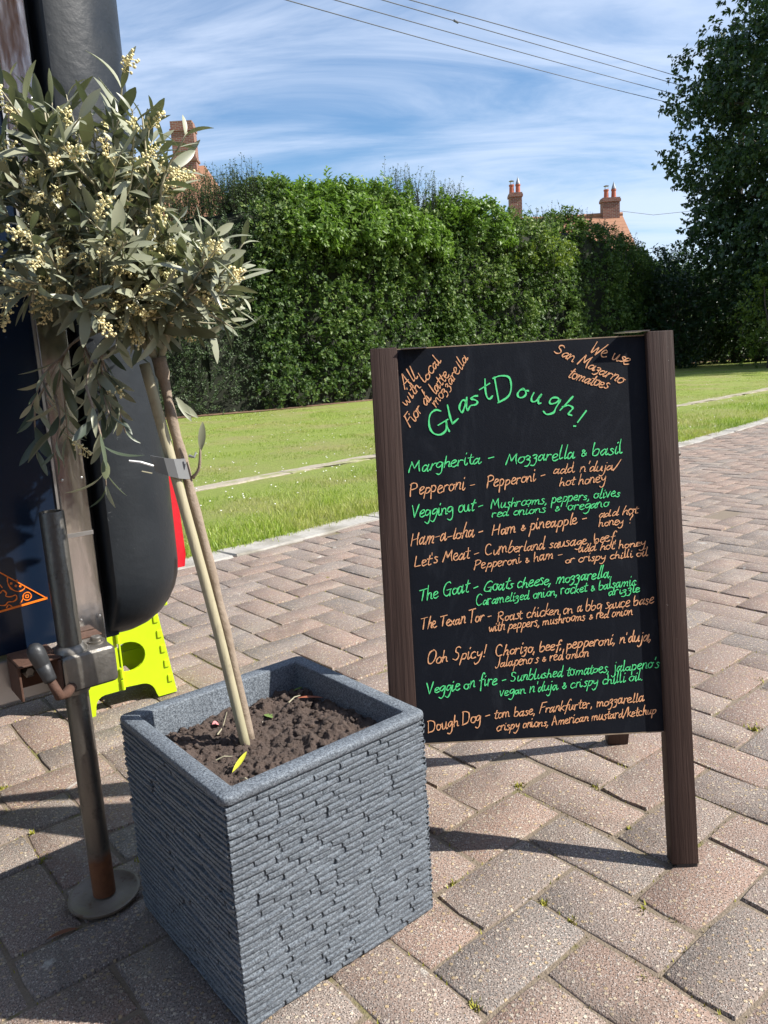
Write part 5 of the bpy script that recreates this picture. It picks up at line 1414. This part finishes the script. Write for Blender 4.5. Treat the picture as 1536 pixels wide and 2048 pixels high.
# ------------------------------------------------------------------ prop stand clamped to the trailer
PX, PY = -.4665, 1.075
ps = empty('prop_stand', (PX, PY, 0), TA); tag(ps, 'steel prop stand with round foot plate and rusty lever clamp holding up the trailer', 'prop stand')
bm = bmesh.new(); lathe(bm, [(.0168, .012), (.0168, .612), (.0160, .6135), (.0136, .6135), (.0134, .60)], 28)
for f in list(bm.faces):
    pass
smooth(obj('pole', bm, MAT['pole'], ps), 40)
bm = bmesh.new(); lathe(bm, [(.030, .001), (.049, .003), (.0535, .0085), (.0535, .0115), (.0505, .0118), (.0475, .0085), (.030, .0075), (.012, .0085)], 40)
smooth(obj('foot_plate', bm, MAT['plate'], ps, (0, 0, 0.001), (R(1.5), R(-2), 0)), 50)
bm = bmesh.new(); box(bm, -.020, .056, -.028, .040, .352, .408, .009, 3)
smooth(obj('clamp_block', bm, MAT['steel'], ps), 35)
bm = bmesh.new(); lathe(bm, [(.0172, .405), (.0235, .405), (.0225, .4105), (.0185, .4175), (.0172, .4178)], 24)
smooth(obj('collar', bm, MAT['steel'], ps), 50)
bm = bmesh.new(); lathe(bm, [(.0172, .345), (.0195, .345), (.0205, .352), (.0172, .353)], 24)
smooth(obj('collar', bm, MAT['steel'], ps), 50)
bm = bmesh.new(); lathe(bm, [(.013, .408), (.013, .4105), (.0085, .411), (.0085, .415), (.0068, .4165), (.001, .4165)], 12, (.040, .008, 0)); smooth(obj('bolt', bm, MAT['steel'], ps), 30)
bm = bmesh.new()
box(bm, -.075, -.018, -.018, .055, .405, .4085, 0); box(bm, -.024, -.0195, -.022, .055, .348, .404, 0); box(bm, -.075, -.071, -.005, .055, .352, .404, 0); box(bm, -.071, -.024, .050, .055, .352, .404, 0)
bmesh.ops.bevel(bm, geom=list(bm.edges), offset=.0012, segments=1, affect='EDGES')
obj('bracket', bm, MAT['rust'], ps)
bm = bmesh.new(); lathe(bm, [(.010, 0), (.010, .006), (.006, .009)], 6); obj('bracket_bolt', bm, MAT['steel'], ps, (-.050, .048, .378), (R(90), 0, 0))
bm = bmesh.new(); box(bm, .018, .058, .035, .062, .4065, .4105, .0015, 1); obj('top_plate', bm, MAT['rust'], ps)
ph_ = [Vector((-.0385, -.062, .368)), Vector((-.047, -.055, .396)), Vector((-.060, -.045, .445))]
bm = bmesh.new(); tube(bm, [Vector((-.012, -.025, .362)), Vector((-.026, -.045, .362)), ph_[0], ph_[1]], [.0075, .0072, .0070, .0058], 12)
hd = smooth(obj('lever', bm, MAT['rust'], ps))
bm = bmesh.new(); d_ = (ph_[2] - ph_[1]); tube(bm, [ph_[1] + d_ * t for t in (-.1, 0, .1, .35, .36, .40, .7, .85, .95, 1.0)], [.0085, .0092, .0094, .0104, .0098, .0108, .0120, .0112, .0080, .0035], 16)
smooth(obj('grip', bm, MAT['rubber'], hd))

# ------------------------------------------------------------------ lime folding step stool
st = empty('step_stool', (-.724, 1.736, 0), math.atan2(.112, .163)); tag(st, 'lime green plastic folding step stool standing under the trailer corner', 'step stool')
def plate(name, outer, holes, th, y0, mat, parent):
    bm = bmesh.new(); es = []
    for lp in [outer] + holes:
        vs = [bm.verts.new((x, y0, z)) for x, z in lp]
        es += [bm.edges.new((vs[i], vs[(i + 1) % len(vs)])) for i in range(len(vs))]
    r = bmesh.ops.triangle_fill(bm, use_beauty=True, use_dissolve=False, edges=es)
    fs = [f for f in bm.faces]
    e = bmesh.ops.extrude_face_region(bm, geom=fs)
    for v in [g_ for g_ in e['geom'] if isinstance(g_, bmesh.types.BMVert)]: v.co.y += th
    bmesh.ops.recalc_face_normals(bm, faces=bm.faces)
    return obj(name, bm, mat, parent)
arc = lambda cx, cz, rx, rz_, a0, a1, n: [(cx + rx * math.cos(R(a0 + (a1 - a0) * i / (n - 1))), cz + rz_ * math.sin(R(a0 + (a1 - a0) * i / (n - 1)))) for i in range(n)]
outR = [(.082, .052), (.1256, .049)] + arc(.125, .010, .034, .039, 85, 8, 6) + [(.163, .004), (.2100, .004), (.2098, .008), (.1815, .235), (.082, .235)]
holeR = arc(.100, .126, .0425, .0375, -110, 110, 14)
plate('front_panel', outR, [holeR], .007, 0, MAT['lime'], st)
outL = [(-.006, .0), (.009, .0), (.012, .018)] + arc(.036, .018, .024, .028, 170, 92, 5) + [(.0775, .046), (.0775, .235), (.020, .235), (.002, .09), (-.010, .085), (-.008, .06)]
holeL = arc(.0545, .126, .014, .034, 0, 350, 12)
plate('front_panel', outL, [holeL], .007, .0015, MAT['lime'], st)
plate('back_panel', [(.0 - .004, 0), (.03, 0), (.06, .05), (.13, .05), (.165, 0), (.20, 0), (.175, .235), (.022, .235)], [arc(.10, .13, .04, .035, 0, 345, 14)], .007, .150, MAT['lime'], st)
bm = bmesh.new(); box(bm, -.004, .208, -.012, .168, .235, .250, .004, 2)
obj('top_step', bm, MAT['lime'], st)
bm = bmesh.new()
for i in range(14):
    for j in range(9): box(bm, .012 + i * .014, .018 + i * .014, .004 + j * .0175, .010 + j * .0175, .250, .2522)
o = obj('grip_dots', bm, MAT['rubber'], st); o['kind'] = 'stuff'
bm = bmesh.new(); box(bm, .0, .195, .060, .067, .085, .120, 0); obj('brace', bm, MAT['lime'], st)
for z in (.060, .090, .178, .205):
    bm = bmesh.new(); tube(bm, [(.080, -.0018, z - .012), (.080, -.0018, z + .012)], .0048, 8); obj('hinge_knuckle', bm, MAT['lime'], st)
for q, z in enumerate((.205, .165, .125, .085, .045)):
    x = .2095 - (z - .008) / .227 * .028 - .006
    bm = bmesh.new(); box(bm, x - .009, x + .004, -.0035, .010, z - .010, z + .010, .0025, 2); obj('hinge_knuckle', bm, MAT['lime'], st)
bm = bmesh.new(); 
v = [(.2065, .010, .01), (.1795, .010, .234), (.1795, .150, .234), (.2065, .150, .01)]
vs = [bm.verts.new(p) for p in v]; bm.faces.new(vs); r = bmesh.ops.extrude_face_region(bm, geom=bm.faces[:])
for g_ in r['geom']:
    if isinstance(g_, bmesh.types.BMVert): g_.co.x -= .006
bmesh.ops.recalc_face_normals(bm, faces=bm.faces); obj('side_panel', bm, MAT['lime'], st)
print('tris', sum(len(m.polygons) for m in bpy.data.meshes))
